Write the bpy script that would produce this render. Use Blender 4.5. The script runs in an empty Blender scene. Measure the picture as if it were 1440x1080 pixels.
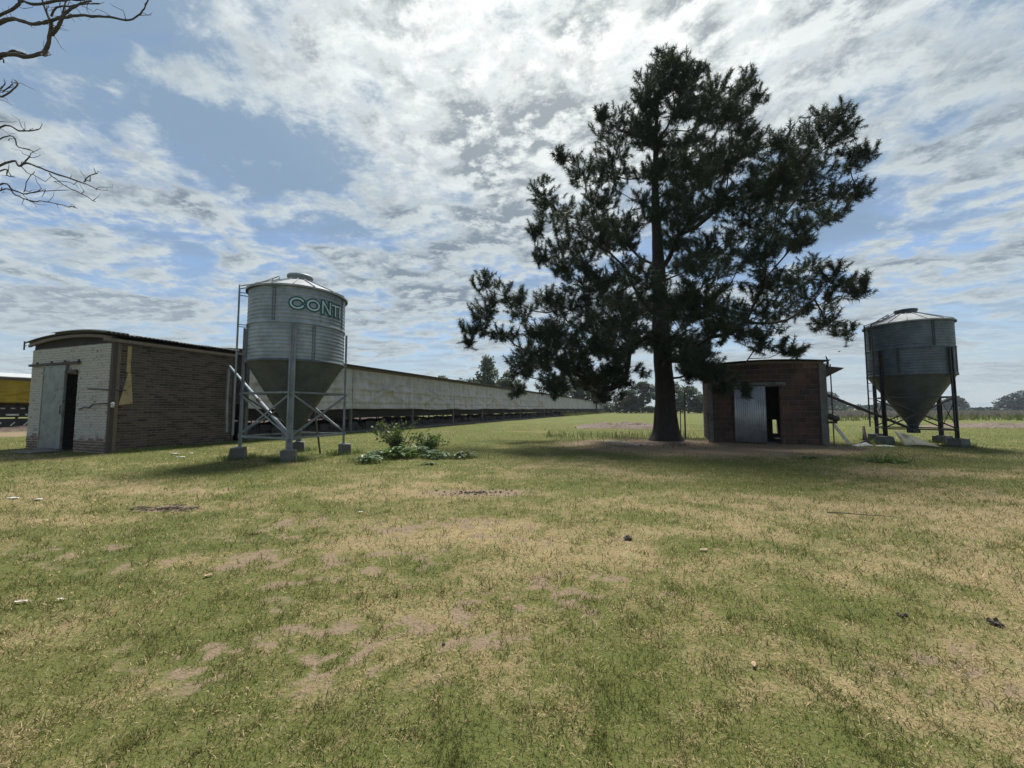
import bpy, bmesh, math, random
import numpy as np
from mathutils import Vector, Matrix, noise as mnoise

scene = bpy.context.scene
C = scene.collection
R = math.radians

# ------------------------------------------------------------------ camera
cam_d = bpy.data.cameras.new('camera'); cam = bpy.data.objects.new('camera', cam_d); C.objects.link(cam)
cam.location = (0, 0, 1.3)
cam.rotation_euler = (R(90) + math.atan(35/541), 0, 0)
cam_d.sensor_width = 36; cam_d.lens = 36*541/1440
cam_d.clip_start = .05; cam_d.clip_end = 6000
scene.camera = cam

# ------------------------------------------------------------------ light
SUN_EL, SUN_AZ = R(62), R(11)
sd = bpy.data.lights.new('sun', 'SUN'); so = bpy.data.objects.new('sun', sd); C.objects.link(so)
sd.energy = 4.3; sd.angle = R(18.0); sd.color = (1, .96, .89)
s_dir = Vector((math.sin(SUN_AZ)*math.cos(SUN_EL), math.cos(SUN_AZ)*math.cos(SUN_EL), math.sin(SUN_EL)))
so.rotation_euler = s_dir.to_track_quat('Z', 'Y').to_euler(); so.location = (10, 40, 60)
scene.view_settings.view_transform = 'Standard'; scene.view_settings.look = 'None'
scene.view_settings.gamma = 1; scene.view_settings.exposure = 0.85
scene.view_settings.use_curve_mapping = False

class NT:
    """small node-tree helper: n(type, inputs..., props) -> node ; links by passing sockets"""
    def __init__(s, tree): s.t = tree
    def n(s, typ, ins=None, **props):
        nd = s.t.nodes.new(typ)
        for k, v in props.items(): setattr(nd, k, v)
        for k, v in (ins or {}).items():
            sk = nd.inputs[k]
            if isinstance(v, bpy.types.NodeSocket): s.t.links.new(v, sk)
            else:
                if isinstance(v, tuple) and len(v) == 3 and sk.type == 'RGBA': v = v + (1,)
                sk.default_value = v
        return nd
    def math(s, op, a, b=0.0, c=0.0, clamp=False):
        nd = s.n('ShaderNodeMath', {0: a, 1: b, 2: c}, operation=op); nd.use_clamp = clamp
        return nd.outputs[0]
    def vmath(s, op, a, b=(0, 0, 0)):
        return s.n('ShaderNodeVectorMath', {0: a, 1: b}, operation=op).outputs[0]
    def mix(s, fac, a, b, blend='MIX'):
        nd = s.n('ShaderNodeMix', data_type='RGBA', blend_type=blend)
        for i, v in ((0, fac), (6, a), (7, b)):
            if isinstance(v, bpy.types.NodeSocket): s.t.links.new(v, nd.inputs[i])
            else:
                if isinstance(v, tuple) and len(v) == 3: v = v + (1,)
                nd.inputs[i].default_value = v
        return nd.outputs[2]
    def noise(s, vec, scale, detail=4, rough=.55, dist=0.0):
        ins = {'Scale': scale, 'Detail': detail, 'Roughness': rough, 'Distortion': dist}
        if vec is not None: ins['Vector'] = vec
        return s.n('ShaderNodeTexNoise', ins).outputs['Fac']
    def step(s, v, lo, hi, a=0.0, b=1.0):
        nd = s.n('ShaderNodeMapRange', {0: v, 1: lo, 2: hi, 3: a, 4: b}, interpolation_type='SMOOTHSTEP')
        return nd.outputs[0]

# ------------------------------------------------------------------ sky
SKY_S, CLOUD_S, SEED, STR, SB, SP = .075, .545, 71.7, 1.15, 1.25, 5.2
w = bpy.data.worlds.new('World'); scene.world = w; w.use_nodes = True
w.node_tree.nodes.clear(); K = NT(w.node_tree)
d = K.vmath('NORMALIZE', K.n('ShaderNodeTexCoord').outputs['Generated'])
sx = K.n('ShaderNodeSeparateXYZ', {0: d})
X, Y, Z = sx.outputs
zc = K.math('ADD', K.math('MAXIMUM', Z, 0.0), .12)
px = K.math('DIVIDE', X, zc); py = K.math('DIVIDE', Y, zc)
a_ = R(10)                                              # cloud streets run away from the camera, a little to the right
qa = K.math('ADD', K.math('MULTIPLY', px, math.cos(a_)), K.math('MULTIPLY', py, -math.sin(a_)))
qb = K.math('ADD', K.math('MULTIPLY', px, math.sin(a_)), K.math('MULTIPLY', py, math.cos(a_)))
def layer(ox, oy, scale_big, scale_puff):
    st = K.n('ShaderNodeCombineXYZ', {0: K.math('ADD', qa, ox), 1: K.math('MULTIPLY', K.math('ADD', qb, oy), STR), 2: SEED}).outputs[0]
    b = K.noise(st, scale_big, 3, .5, .3); p = K.noise(st, scale_puff, 10, .66, .12)
    return K.math('ADD', K.math('MULTIPLY', b, .62), K.math('MULTIPLY', p, .50))
cosun = K.n('ShaderNodeVectorMath', {0: d, 1: tuple(s_dir)}, operation='DOT_PRODUCT').outputs['Value']
glow = K.step(cosun, .72, 1.0)
bias = K.math('ADD', K.math('MULTIPLY', glow, .05), K.math('MULTIPLY', K.math('ABSOLUTE', K.math('SUBTRACT', X, .15)), .045))
den = K.math('ADD', layer(0, 0, SB, SP), bias)
den2 = K.math('ADD', layer(.015, .04, SB, SP), bias)          # the same clouds a step nearer the sun: what shades them
flat = K.n('ShaderNodeCombineXYZ', {0: K.math('MULTIPLY', px, .8), 1: py, 2: 1.3}).outputs[0]
thin = K.noise(flat, .9, 6, .58, .8)
wisp = K.noise(K.n('ShaderNodeCombineXYZ', {0: K.math('MULTIPLY', px, .5), 1: K.math('MULTIPLY', py, 1.7), 2: 8.1}).outputs[0], 2.6, 8, .62, .5)
mask = K.step(den, .505, .61)
lit = K.step(K.math('SUBTRACT', den, den2), -.05, .055)
deep = K.step(den, .55, .68)
veil = K.math('MULTIPLY', K.step(K.math('ADD', K.math('MULTIPLY', thin, .6), K.math('MULTIPLY', wisp, .5)), .40, .62), .85)
sky = K.n('ShaderNodeTexSky', sky_type='NISHITA', sun_disc=False, sun_elevation=SUN_EL, sun_rotation=SUN_AZ, air_density=1.0, dust_density=.6, ozone_density=3.0)
bg_sky = K.n('ShaderNodeBackground', {0: sky.outputs[0], 1: SKY_S})
rimc = K.mix(glow, (.66, .735, .765), (1.3, 1.33, 1.28))
corec = K.mix(glow, (.245, .31, .38), (.42, .47, .495))
shade = K.math('MULTIPLY', K.math('ADD', K.math('MULTIPLY', deep, .85), .15), K.math('SUBTRACT', 1.0, K.math('MULTIPLY', lit, .8)))
cc = K.mix(K.math('MINIMUM', K.math('MULTIPLY', shade, 1.25), 1.0), rimc, corec)
vc = K.mix(glow, (.27, .385, .53), (.50, .57, .61))
cc = K.mix(mask, vc, cc)
low = K.step(Z, .0, .34, 1.0, 0.0)
cc = K.mix(K.math('MULTIPLY', low, .8), cc, (.50, .58, .63))
bg_cloud = K.n('ShaderNodeBackground', {0: cc, 1: CLOUD_S})
high = K.math('ADD', K.math('MULTIPLY', K.step(Z, .28, .66), .38), K.math('MULTIPLY', glow, .35))
am = K.math('MAXIMUM', mask, K.math('MINIMUM', K.math('ADD', veil, high), .97))
am = K.math('MAXIMUM', am, K.math('MULTIPLY', low, .85))
ms = K.n('ShaderNodeMixShader', {0: am, 1: bg_sky.outputs[0], 2: bg_cloud.outputs[0]})
K.n('ShaderNodeOutputWorld', {0: ms.outputs[0]})

# ------------------------------------------------------------------ materials
def new_mat(name):
    m = bpy.data.materials.new(name); m.use_nodes = True; m.node_tree.nodes.clear()
    return m, NT(m.node_tree)
def finish(K, color, rough=.8, metal=0.0, bump=None, bstr=.3, bdist=.02, spec=.5):
    ins = {'Base Color': color, 'Roughness': rough, 'Metallic': metal, 'Specular IOR Level': spec}
    if bump is not None:
        ins['Normal'] = K.n('ShaderNodeBump', {'Height': bump, 'Strength': bstr, 'Distance': bdist}).outputs[0]
    b = K.n('ShaderNodeBsdfPrincipled', ins)
    K.n('ShaderNodeOutputMaterial', {0: b.outputs[0]})
def pos(K): return K.n('ShaderNodeNewGeometry').outputs['Position']
def obj_c(K): return K.n('ShaderNodeTexCoord').outputs['Object']
def rnd(K):
    a = K.n('ShaderNodeObjectInfo').outputs['Random']; b = K.n('ShaderNodeNewGeometry').outputs['Random Per Island']
    return K.math('FRACT', K.math('ADD', K.math('MULTIPLY', a, 7.31), b))
def mottled(name, c1, c2, scale=6, rough=.75, metal=0.0, bstr=.25, c3=None, s3=1.5, spec=.5, stretch=None):
    m, K = new_mat(name); v = pos(K)
    if stretch: v = K.vmath('MULTIPLY', v, stretch)
    n1 = K.noise(v, scale, 7, .6, .3)
    c = K.mix(K.step(n1, .35, .65), c1, c2)
    if c3: c = K.mix(K.step(K.noise(v, s3, 5, .6, .6), .52, .68), c, c3)
    finish(K, c, rough, metal, K.noise(v, scale*5, 5, .6), bstr, .01, spec)
    return m

def brick_mat(name, cols, dirt, dirt_lo=.5, dirt_hi=.75, paint=None):
    m, K = new_mat(name); v = pos(K); r = rnd(K)
    c = K.mix(K.step(r, .0, .5), cols[0], cols[1]); c = K.mix(K.step(r, .55, .95), c, cols[2])
    f = K.noise(v, 55, 5, .65); c = K.mix(K.math('MULTIPLY', K.step(f, .4, .75), .45), c, dirt)
    g = K.noise(v, 1.1, 6, .62, .5); c = K.mix(K.step(g, dirt_lo, dirt_hi, 0, .7), c, dirt)
    if paint:
        z = K.n('ShaderNodeSeparateXYZ', {0: v}).outputs[2]
        cover = K.math('ADD', K.math('ADD', K.math('MULTIPLY', K.noise(v, 9, 7, .68, .3), .75), K.math('MULTIPLY', r, .22)), K.step(z, .05, .65, -.30, .12))
        pc = K.mix(K.noise(v, 3.0, 6, .6), paint, tuple(x*.74 for x in paint))
        c = K.mix(K.step(cover, .385, .54), c, pc)
    finish(K, c, .9, 0, K.noise(v, 90, 6, .65), .6, .006, .3)
    return m

M = {}
M['brick'] = brick_mat('old_brick', ((.068, .050, .042), (.112, .086, .071), (.036, .029, .026)), (.05, .043, .038))
M['brick_white'] = brick_mat('whitewashed_brick', ((.15, .105, .085), (.18, .12, .095), (.10, .075, .06)), (.09, .08, .07), paint=(.47, .46, .435))
M['mortar'] = mottled('mortar', (.185, .165, .145), (.10, .088, .076), 20, .95)
M['mortar_white'] = mottled('whitewashed_mortar', (.42, .41, .38), (.22, .20, .18), 9, .95)
M['mortar_dark'] = mottled('dark_mortar', (.06, .052, .046), (.085, .075, .066), 20, .95)
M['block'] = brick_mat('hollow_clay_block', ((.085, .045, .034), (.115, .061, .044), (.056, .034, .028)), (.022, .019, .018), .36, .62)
M['block_mortar'] = mottled('block_mortar', (.15, .115, .098), (.08, .062, .053), 14, .95)
M['concrete'] = mottled('concrete', (.125, .122, .114), (.085, .083, .077), 5, .92, c3=(.07, .072, .06), s3=2.2)
M['concrete_dark'] = mottled('dark_concrete', (.13, .135, .135), (.085, .09, .09), 5, .92, c3=(.06, .065, .055), s3=2.2)
def galv(name, base, dark, rough=.42, metal=.75):
    m, K = new_mat(name); v = pos(K); r = rnd(K)
    sp = K.n('ShaderNodeTexVoronoi', {'Vector': v, 'Scale': 28.0}).outputs['Color']
    c = K.mix(K.step(K.noise(v, 2.2, 7, .62, .4), .38, .68), base, dark)
    c = K.mix(.12, c, sp, 'SOFT_LIGHT')
    vs = K.vmath('MULTIPLY', v, (5, 5, .35))
    c = K.mix(K.math('MULTIPLY', K.step(K.noise(vs, 3, 6, .65), .55, .75), .35), c, dark)          # rain streaks
    c = K.mix(K.math('MULTIPLY', r, .12), c, dark)
    rs = K.noise(K.vmath('MULTIPLY', v, (3, 3, .5)), 1.7, 8, .7, .4); c = K.mix(K.step(rs, .60, .74, 0, .55), c, (.12, .085, .06))   # rust runs
    finish(K, c, K.step(K.noise(v, 9, 5), .3, .7, rough-.08, rough+.14), metal, K.noise(v, 6, 4), .08, .02)
    return m
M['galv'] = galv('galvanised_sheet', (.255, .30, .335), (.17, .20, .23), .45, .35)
M['galv_old'] = galv('weathered_galvanised', (.095, .125, .15), (.062, .082, .10), .55, .25)
M['galv_roof'] = galv('galvanised_roof', (.29, .31, .33), (.21, .225, .24), .75, .15)
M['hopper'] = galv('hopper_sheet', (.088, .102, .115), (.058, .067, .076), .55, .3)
M['steel'] = galv('galvanised_steel', (.21, .235, .26), (.14, .16, .18), .5, .3)
M['dark_steel'] = mottled('dark_painted_steel', (.022, .024, .03), (.045, .046, .052), 12, .6, .3, c3=(.06, .04, .03), s3=3)
M['rail_steel'] = mottled('rusty_steel', (.045, .036, .032), (.075, .06, .052), 20, .7, .4)
M['door_grey'] = mottled('grey_door_paint', (.215, .235, .24), (.165, .185, .19), 3, .55, .2, .1, c3=(.12, .115, .105), s3=4)
M['door_tin'] = galv('corrugated_door_tin', (.42, .44, .47), (.28, .30, .33), .45, .6)
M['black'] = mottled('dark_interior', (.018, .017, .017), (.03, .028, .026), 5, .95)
M['roof_dark'] = mottled('old_roof_sheet', (.045, .047, .046), (.075, .075, .07), 4, .6, .35, c3=(.085, .06, .045), s3=2)
M['roof_pale'] = mottled('pale_roof_sheet', (.46, .47, .47), (.36, .37, .37), 3, .5, .4)
M['wood'] = mottled('grey_wood', (.16, .125, .095), (.10, .08, .062), 6, .85, stretch=(6, 6, .7))
M['wood_pale'] = mottled('pale_wood', (.55, .50, .42), (.42, .37, .30), 8, .85)
M['yellow_board'] = mottled('yellowed_board', (.34, .275, .14), (.26, .21, .115), 8, .8, c3=(.22, .17, .09), s3=4)
M['board'] = mottled('fibre_board', (.60, .52, .37), (.48, .41, .28), 6, .9, c3=(.27, .23, .17), s3=3)
M['plastic'] = mottled('white_plastic', (.60, .60, .57), (.42, .42, .39), 8, .5)
M['sack'] = mottled('white_sack', (.62, .60, .56), (.48, .46, .42), 10, .85)
M['paper'] = mottled('dry_leaf', (.34, .24, .15), (.22, .15, .09), 30, .8)
M['clod'] = mottled('dark_clod', (.05, .04, .032), (.085, .068, .05), 20, .95)
M['soil'] = mottled('turned_soil', (.13, .095, .075), (.085, .062, .05), 7, .98, c3=(.19, .15, .125), s3=9, bstr=.8)
M['teal_dark'] = mottled('dark_teal_paint', (.006, .058, .068), (.012, .08, .09), 12, .5)
M['teal_pale'] = mottled('pale_teal_paint', (.36, .50, .53), (.46, .56, .58), 12, .5)
M['cage'] = mottled('cage_wire', (.028, .027, .026), (.045, .042, .04), 15, .8, .3)
M['manure'] = mottled('manure', (.035, .028, .023), (.055, .045, .037), 8, .98)
def curtain_mat(name, a, b, c3):
    m, K = new_mat(name); v = pos(K)
    st = K.vmath('MULTIPLY', v, (1.6, 1.6, .25))
    c = K.mix(K.step(K.noise(st, 1.6, 7, .65, .3), .35, .7), a, b)
    c = K.mix(K.math('MULTIPLY', K.step(K.noise(v, .9, 6, .6), .5, .75), .5), c, c3)
    wv = K.n('ShaderNodeTexWave', {'Vector': v, 'Scale': 1.4, 'Distortion': .6, 'Detail': 2.0}, wave_type='BANDS', bands_direction='Z').outputs['Fac']
    h = K.math('ADD', K.noise(K.vmath('MULTIPLY', v, (3, 3, .8)), 2.2, 5, .6), K.math('MULTIPLY', wv, .12))
    nrm = K.n('ShaderNodeBump', {'Height': h, 'Strength': .9, 'Distance': .16}).outputs[0]
    p = K.n('ShaderNodeBsdfDiffuse', {'Color': c, 'Normal': nrm}); t = K.n('ShaderNodeBsdfTranslucent', {'Color': c})
    mx = K.n('ShaderNodeMixShader', {0: .22, 1: p.outputs[0], 2: t.outputs[0]})
    K.n('ShaderNodeOutputMaterial', {0: mx.outputs[0]})
    return m
M['curtain'] = curtain_mat('woven_curtain', (.62, .61, .61), (.48, .47, .47), (.35, .345, .345))
M['curtain_yellow'] = curtain_mat('yellow_curtain', (.50, .37, .05), (.44, .31, .045), (.36, .26, .05))

def leaf_mat(name, c1, c2, c3, trans=.35, tc=None, scale=1.2, rough=.5):
    m, K = new_mat(name); v = pos(K)
    r = K.n('ShaderNodeNewGeometry').outputs['Random Per Island']
    c = K.mix(r, c1, c2); c = K.mix(K.step(K.noise(v, scale, 4), .5, .72), c, c3)
    p = K.n('ShaderNodeBsdfPrincipled', {'Base Color': c, 'Roughness': rough, 'Specular IOR Level': .3})
    t = K.n('ShaderNodeBsdfTranslucent', {'Color': K.mix(.5, c, tc) if tc else c})
    mx = K.n('ShaderNodeMixShader', {0: trans, 1: p.outputs[0], 2: t.outputs[0]})
    K.n('ShaderNodeOutputMaterial', {0: mx.outputs[0]})
    return m
M['needles'] = leaf_mat('pine_needles', (.016, .032, .017), (.030, .050, .022), (.046, .064, .024), .24, None, .6)
M['far_leaf'] = leaf_mat('tree_leaves', (.030, .052, .026), (.050, .078, .036), (.060, .090, .036), .25, None, .25)
M['far_leaf_hazed'] = leaf_mat('haze_tinted_leaves', (.045, .075, .06), (.06, .092, .072), (.07, .10, .07), .2, None, .08)  # distance haze put into the leaf colour as a bluish tint
M['dark_leaf'] = leaf_mat('evergreen_leaves', (.014, .036, .03), (.022, .046, .036), (.028, .052, .036), .2, None, .12)
M['loose_leaf'] = leaf_mat('eucalypt_leaves', (.07, .09, .05), (.10, .125, .065), (.12, .14, .07), .3, None, .3)
M['weed_leaf'] = leaf_mat('weed_leaves', (.05, .10, .03), (.085, .15, .045), (.10, .19, .07), .4, (.2, .3, .05), 4, .35)
M['weed_silver'] = leaf_mat('silvery_leaves', (.10, .16, .09), (.16, .22, .13), (.24, .29, .20), .3, None, 6, .3)
M['weed_dark'] = leaf_mat('shrub_leaves', (.032, .062, .022), (.055, .09, .03), (.07, .11, .03), .35, (.15, .22, .03), 3)
M['dry_weed'] = leaf_mat('dry_weeds', (.165, .15, .135), (.21, .19, .165), (.13, .135, .09), .3, None, .05)
M['green_weed'] = leaf_mat('tall_weeds', (.08, .11, .03), (.13, .15, .045), (.15, .13, .06), .4, None, .5)
M['bark'] = mottled('pine_bark', (.020, .016, .014), (.034, .027, .023), 5, .95, 0, 1.0, c3=(.014, .012, .011), s3=9, stretch=(2.2, 2.2, .6))
M['bark_grey'] = mottled('dry_bark', (.075, .066, .062), (.045, .04, .04), 9, .9, 0, .6)

def ground_color(K, v, dry, soil):
    """shared by the ground sheet and the blades: same places turn dry in both"""
    f1 = K.noise(v, 9, 5, .65); f2 = K.noise(v, 42, 4, .7); f3 = K.noise(v, .35, 5, .55)
    dd = K.math('ADD', dry, K.math('ADD', K.math('MULTIPLY', K.math('SUBTRACT', f1, .5), 1.3), K.math('MULTIPLY', K.math('SUBTRACT', f2, .5), 1.5)))
    g = K.mix(f3, (.070, .088, .024), (.135, .130, .042))
    g = K.mix(K.step(f2, .35, .7), g, (.085, .10, .032))
    s = K.mix(K.step(f1, .35, .65), (.29, .232, .132), (.215, .165, .09))
    c = K.mix(K.step(dd, .10, .78), g, s)
    so_ = K.mix(f2, (.135, .10, .068), (.26, .20, .135))
    return K.mix(K.step(K.math('ADD', soil, K.math('MULTIPLY', f1, .4)), .45, .85), c, so_), f1, f2
m, K = new_mat('lawn'); v = pos(K)
da = K.n('ShaderNodeAttribute', attribute_name='dry').outputs['Fac']; sa = K.n('ShaderNodeAttribute', attribute_name='soil').outputs['Fac']
c, f1, f2 = ground_color(K, v, da, sa)
finish(K, c, .95, 0, K.math('ADD', f1, K.math('MULTIPLY', f2, .6)), .9, .05, .1); M['lawn'] = m
m, K = new_mat('grass_blade'); v = pos(K)
da = K.n('ShaderNodeAttribute', attribute_name='dry').outputs['Fac']; ra = K.n('ShaderNodeAttribute', attribute_name='tint').outputs['Fac']
g = K.mix(ra, (.048, .077, .018), (.185, .184, .058)); g = K.mix(K.step(K.noise(v, .35, 5, .55), .4, .7), g, (.142, .145, .044))
s = K.mix(ra, (.26, .19, .095), (.60, .49, .275))
dd = K.math('ADD', da, K.math('MULTIPLY', ra, .001))
c = K.mix(K.step(dd, .49, .51), g, s)
p = K.n('ShaderNodeBsdfPrincipled', {'Base Color': c, 'Roughness': .55, 'Specular IOR Level': .25}); t = K.n('ShaderNodeBsdfTranslucent', {'Color': c})
mx = K.n('ShaderNodeMixShader', {0: .48, 1: p.outputs[0], 2: t.outputs[0]}); K.n('ShaderNodeOutputMaterial', {0: mx.outputs[0]}); M['blade'] = m

# ------------------------------------------------------------------ builders
class MB:
    def __init__(s): s.v = []; s.f = []; s.smooth = []
    def add(s, vs, fs, smooth=False):
        o = len(s.v); s.v += [tuple(v) for v in vs]; s.f += [tuple(i+o for i in f) for f in fs]; s.smooth += [smooth]*len(fs); return s
    def box(s, x0, x1, y0, y1, z0, z1):
        vs = [(x, y, z) for z in (z0, z1) for y in (y0, y1) for x in (x0, x1)]
        return s.add(vs, [(0, 2, 3, 1), (4, 5, 7, 6), (0, 1, 5, 4), (2, 6, 7, 3), (0, 4, 6, 2), (1, 3, 7, 5)])
    def hexa(s, vs):   # 8 corners: bottom ring of four, top ring of four
        return s.add(vs, [(3, 2, 1, 0), (4, 5, 6, 7), (0, 1, 5, 4), (1, 2, 6, 5), (2, 3, 7, 6), (3, 0, 4, 7)])
    def bar(s, a, b, w, t, up=(0, 0, 1)):
        a, b = Vector(a), Vector(b); d = (b-a).normalized(); up = Vector(up)
        if abs(d.dot(up)) > .98: up = Vector((1, 0, 0))
        r = d.cross(up).normalized()*(w/2); u = r.cross(d).normalized()*(t/2)
        return s.hexa([a-r-u, a+r-u, a+r+u, a-r+u, b-r-u, b+r-u, b+r+u, b-r+u])
    def tube(s, pts, rad, seg=8, cap=True):
        pts = [Vector(p) for p in pts]; n = len(pts); rad = [rad]*n if not hasattr(rad, '__len__') else rad
        vs = []; prev = None
        for i, p in enumerate(pts):
            d = (pts[min(i+1, n-1)]-pts[max(i-1, 0)]).normalized()
            ref = prev if prev is not None else (Vector((0, 0, 1)) if abs(d.z) < .9 else Vector((1, 0, 0)))
            r = (ref - d*ref.dot(d)).normalized(); prev = r; q = d.cross(r)
            vs += [p + (r*math.cos(2*math.pi*k/seg)+q*math.sin(2*math.pi*k/seg))*rad[i] for k in range(seg)]
        fs = [(i*seg+k, i*seg+(k+1) % seg, (i+1)*seg+(k+1) % seg, (i+1)*seg+k) for i in range(n-1) for k in range(seg)]
        s.add(vs, fs, True)
        if cap:
            s.add(vs[:seg], [tuple(range(seg-1, -1, -1))]); s.add(vs[-seg:], [tuple(range(seg))])
        return s
    def lathe(s, prof, seg=48, a0=0.0, a1=2*math.pi, smooth=True):
        full = abs(a1-a0-2*math.pi) < 1e-6; n = seg if full else seg+1
        vs = [(r*math.cos(a0+(a1-a0)*k/seg), r*math.sin(a0+(a1-a0)*k/seg), z) for r, z in prof for k in range(n)]
        fs = []
        for i in range(len(prof)-1):
            for k in range(seg):
                k2 = (k+1) % n
                fs.append((i*n+k, i*n+k2, (i+1)*n+k2, (i+1)*n+k))
        return s.add(vs, fs, smooth)
    def grid(s, fn, nu, nv, smooth=True):
        vs = [fn(i/nu, j/nv) for j in range(nv+1) for i in range(nu+1)]
        fs = [(j*(nu+1)+i, j*(nu+1)+i+1, (j+1)*(nu+1)+i+1, (j+1)*(nu+1)+i) for j in range(nv) for i in range(nu)]
        return s.add(vs, fs, smooth)
    def mesh(s, name, mat):
        me = bpy.data.meshes.new(name); me.from_pydata(s.v, [], s.f); me.materials.append(M[mat])
        me.polygons.foreach_set('use_smooth', s.smooth); me.update(); return me
    def build(s, name, mat, parent=None, bevel=0.0, solid=0.0):
        o = put(name, s.mesh(name, mat), parent)
        if solid:
            md = o.modifiers.new('thick', 'SOLIDIFY'); md.thickness = solid; md.offset = 0
        if bevel:
            md = o.modifiers.new('bevel', 'BEVEL'); md.width = bevel; md.segments = 2; md.limit_method = 'ANGLE'
        return o
def put(name, me, parent=None, loc=None, rotz=None):
    o = bpy.data.objects.new(name, me); C.objects.link(o)
    if parent is not None: o.parent = parent
    if loc is not None: o.location = loc
    if rotz is not None: o.rotation_euler = (0, 0, rotz)
    return o
def tag(o, label=None, cat=None, group=None, kind=None):
    for k, v in (('label', label), ('category', cat), ('group', group), ('kind', kind)):
        if v: o[k] = v
    return o
def thing(name, loc, rz, label, cat, group=None):
    o = bpy.data.objects.new(name, None); C.objects.link(o); o.empty_display_size = .2
    o.location = loc; o.rotation_euler = (0, 0, rz); return tag(o, label, cat, group)
def kids(o): return [c for c in bpy.data.objects if c.parent == o]
def copy_tree(o, parent=None):
    ch = kids(o); c = o.copy(); C.objects.link(c); c.parent = parent
    for k in ch: copy_tree(k, c)
    return c
def mesh_np(name, V, F, mat, attrs=None, smooth=False):
    """V (n,3) float, F (m,k) int with k = 3 or 4"""
    me = bpy.data.meshes.new(name); k = F.shape[1]
    me.vertices.add(len(V)); me.vertices.foreach_set('co', V.astype(np.float32).ravel())
    me.loops.add(F.size); me.loops.foreach_set('vertex_index', F.astype(np.int32).ravel())
    me.polygons.add(len(F)); me.polygons.foreach_set('loop_start', np.arange(0, F.size, k, dtype=np.int32))
    me.polygons.foreach_set('loop_total', np.full(len(F), k, np.int32))
    if smooth: me.polygons.foreach_set('use_smooth', np.ones(len(F), bool))
    for an, av in (attrs or {}).items():
        at = me.attributes.new(an, 'FLOAT', 'POINT'); at.data.foreach_set('value', av.astype(np.float32))
    me.materials.append(M[mat]); me.update(calc_edges=True); me.validate(); return me

# value noise in numpy
_rg = np.random.RandomState(11); _T = _rg.rand(256, 256)
def vnoise(x, y):
    xi = np.floor(x).astype(int); yi = np.floor(y).astype(int); fx = x-xi; fy = y-yi
    fx = fx*fx*(3-2*fx); fy = fy*fy*(3-2*fy)
    g = lambda a, b: _T[a & 255, b & 255]
    return (g(xi, yi)*(1-fx)+g(xi+1, yi)*fx)*(1-fy) + (g(xi, yi+1)*(1-fx)+g(xi+1, yi+1)*fx)*fy
def fbm(x, y, o=5, r=.55):
    t = 0; a = 1; n = 0
    for i in range(o):
        t = t + a*vnoise(x*2**i+i*17.3, y*2**i+i*9.1); n += a; a *= r
    return t/n
def blob(x, y, cx, cy, rx, ry): return np.exp(-(((x-cx)/rx)**2+((y-cy)/ry)**2))

# ------------------------------------------------------------------ ground
def dry_at(x, y):
    # worn patches: (x, y, rx, ry, amount)
    d = (fbm(x*.5+3, y*.75+8, 6, .70)-.5)*1.9 + (fbm(x*1.9+31, y*2.6+5, 5, .72)-.5)*1.7 + .05
    d = d*.62 + .23 - .24*np.clip((y-5)/10, 0, 1.25) + .16*np.clip((x-.5)/1.5, 0, 1)*np.clip((9-y)/3, 0, 1)
    for cx, cy, rx, ry, a in ((-.35, 2.45, .75, .5, .42), (-1.9, 3.3, .8, .4, .28), (-.3, 4.3, 1.2, .5, .30), (2.0, 3.6, 1.5, 1.0, .22),
                              (-.9, 6.3, 1.5, .9, .25), (7.8, 8.2, 2.6, .6, .42), (5.5, 4.6, 2.0, .7, .30), (-4.5, 6.2, 2.2, .35, .34), (-7.2, 7.2, 1.6, .3, .3),
                              (-6.0, 4.6, 1.2, .5, .25), (-2.6, 2.2, 1.0, .4, .25), (2.6, 1.8, .9, .5, .26), (-7.5, 9.3, 2.5, .35, .2), (1.5, 8.0, 2.2, .6, .2),
                              (8.3, 17.6, 1.6, .7, .5), (4.5, 22, 5, .7, .25),
                              (-3.6, 4.2, 1.0, .7, -.35), (-1.1, 3.4, .5, .3, -.3), (.3, 2.5, .5, .4, -.25), (4.6, 8.8, 2.2, .8, -.3), (5.3, 6.8, 2.2, .6, -.25), (9.8, 6.7, 3, .5, -.3), (-5.2, 8.6, 2.0, .7, -.25)):
        d = d + .78*a*blob(x, y, cx, cy, rx, ry)
    return d
def soil_at(x, y):
    n = fbm(x*1.7+70, y*1.7+40, 5, .6)
    s = 0*x
    for cx, cy, rx, ry, a in ((-.56, 6.2, .95, .33, 1.0), (-4.53, 5.15, .36, .14, 1.1), (9.0, 13.0, 2.6, 1.25, 1.35), (5.8, 14.4, 4.0, 2.5, 1.3), (6.4, 11.4, 3.2, 1.0, .55),
                              (7.0, 28.5, 5, 2.2, .5), (-14.6, 11.7, 1.5, .5, .5), (-27, 20, 5, 2.6, .9), (1.1, 4.0, .22, .1, .5), (21, 25, 3, .5, .4)):
        s = s + a*blob(x, y, cx, cy, rx, ry)
    g = np.clip((fbm(x*6+13, y*8+3, 5, .78)-.48)*7, 0, 1)       # worn spots: only the gaps between tussocks are bare
    wv = 0*x
    for cx, cy, rx, ry in ((-.35, 2.5, 1.0, .7), (-1.9, 3.3, 1.2, .5), (-.3, 4.3, 1.8, .7), (-1.5, 2.2, .8, .4), (-2.6, 4.5, 1.4, .5), (.9, 3.0, .8, .4), (-4.0, 3.6, 1.2, .4), (2.4, 2.0, .8, .4), (7.8, 8.2, 3.0, .7), (-5.0, 6.3, 2.4, .5)):
        wv = wv + blob(x, y, cx, cy, rx, ry)
    return s*(.35+1.3*n) + .75*np.clip(wv, 0, 1)*g
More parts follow.
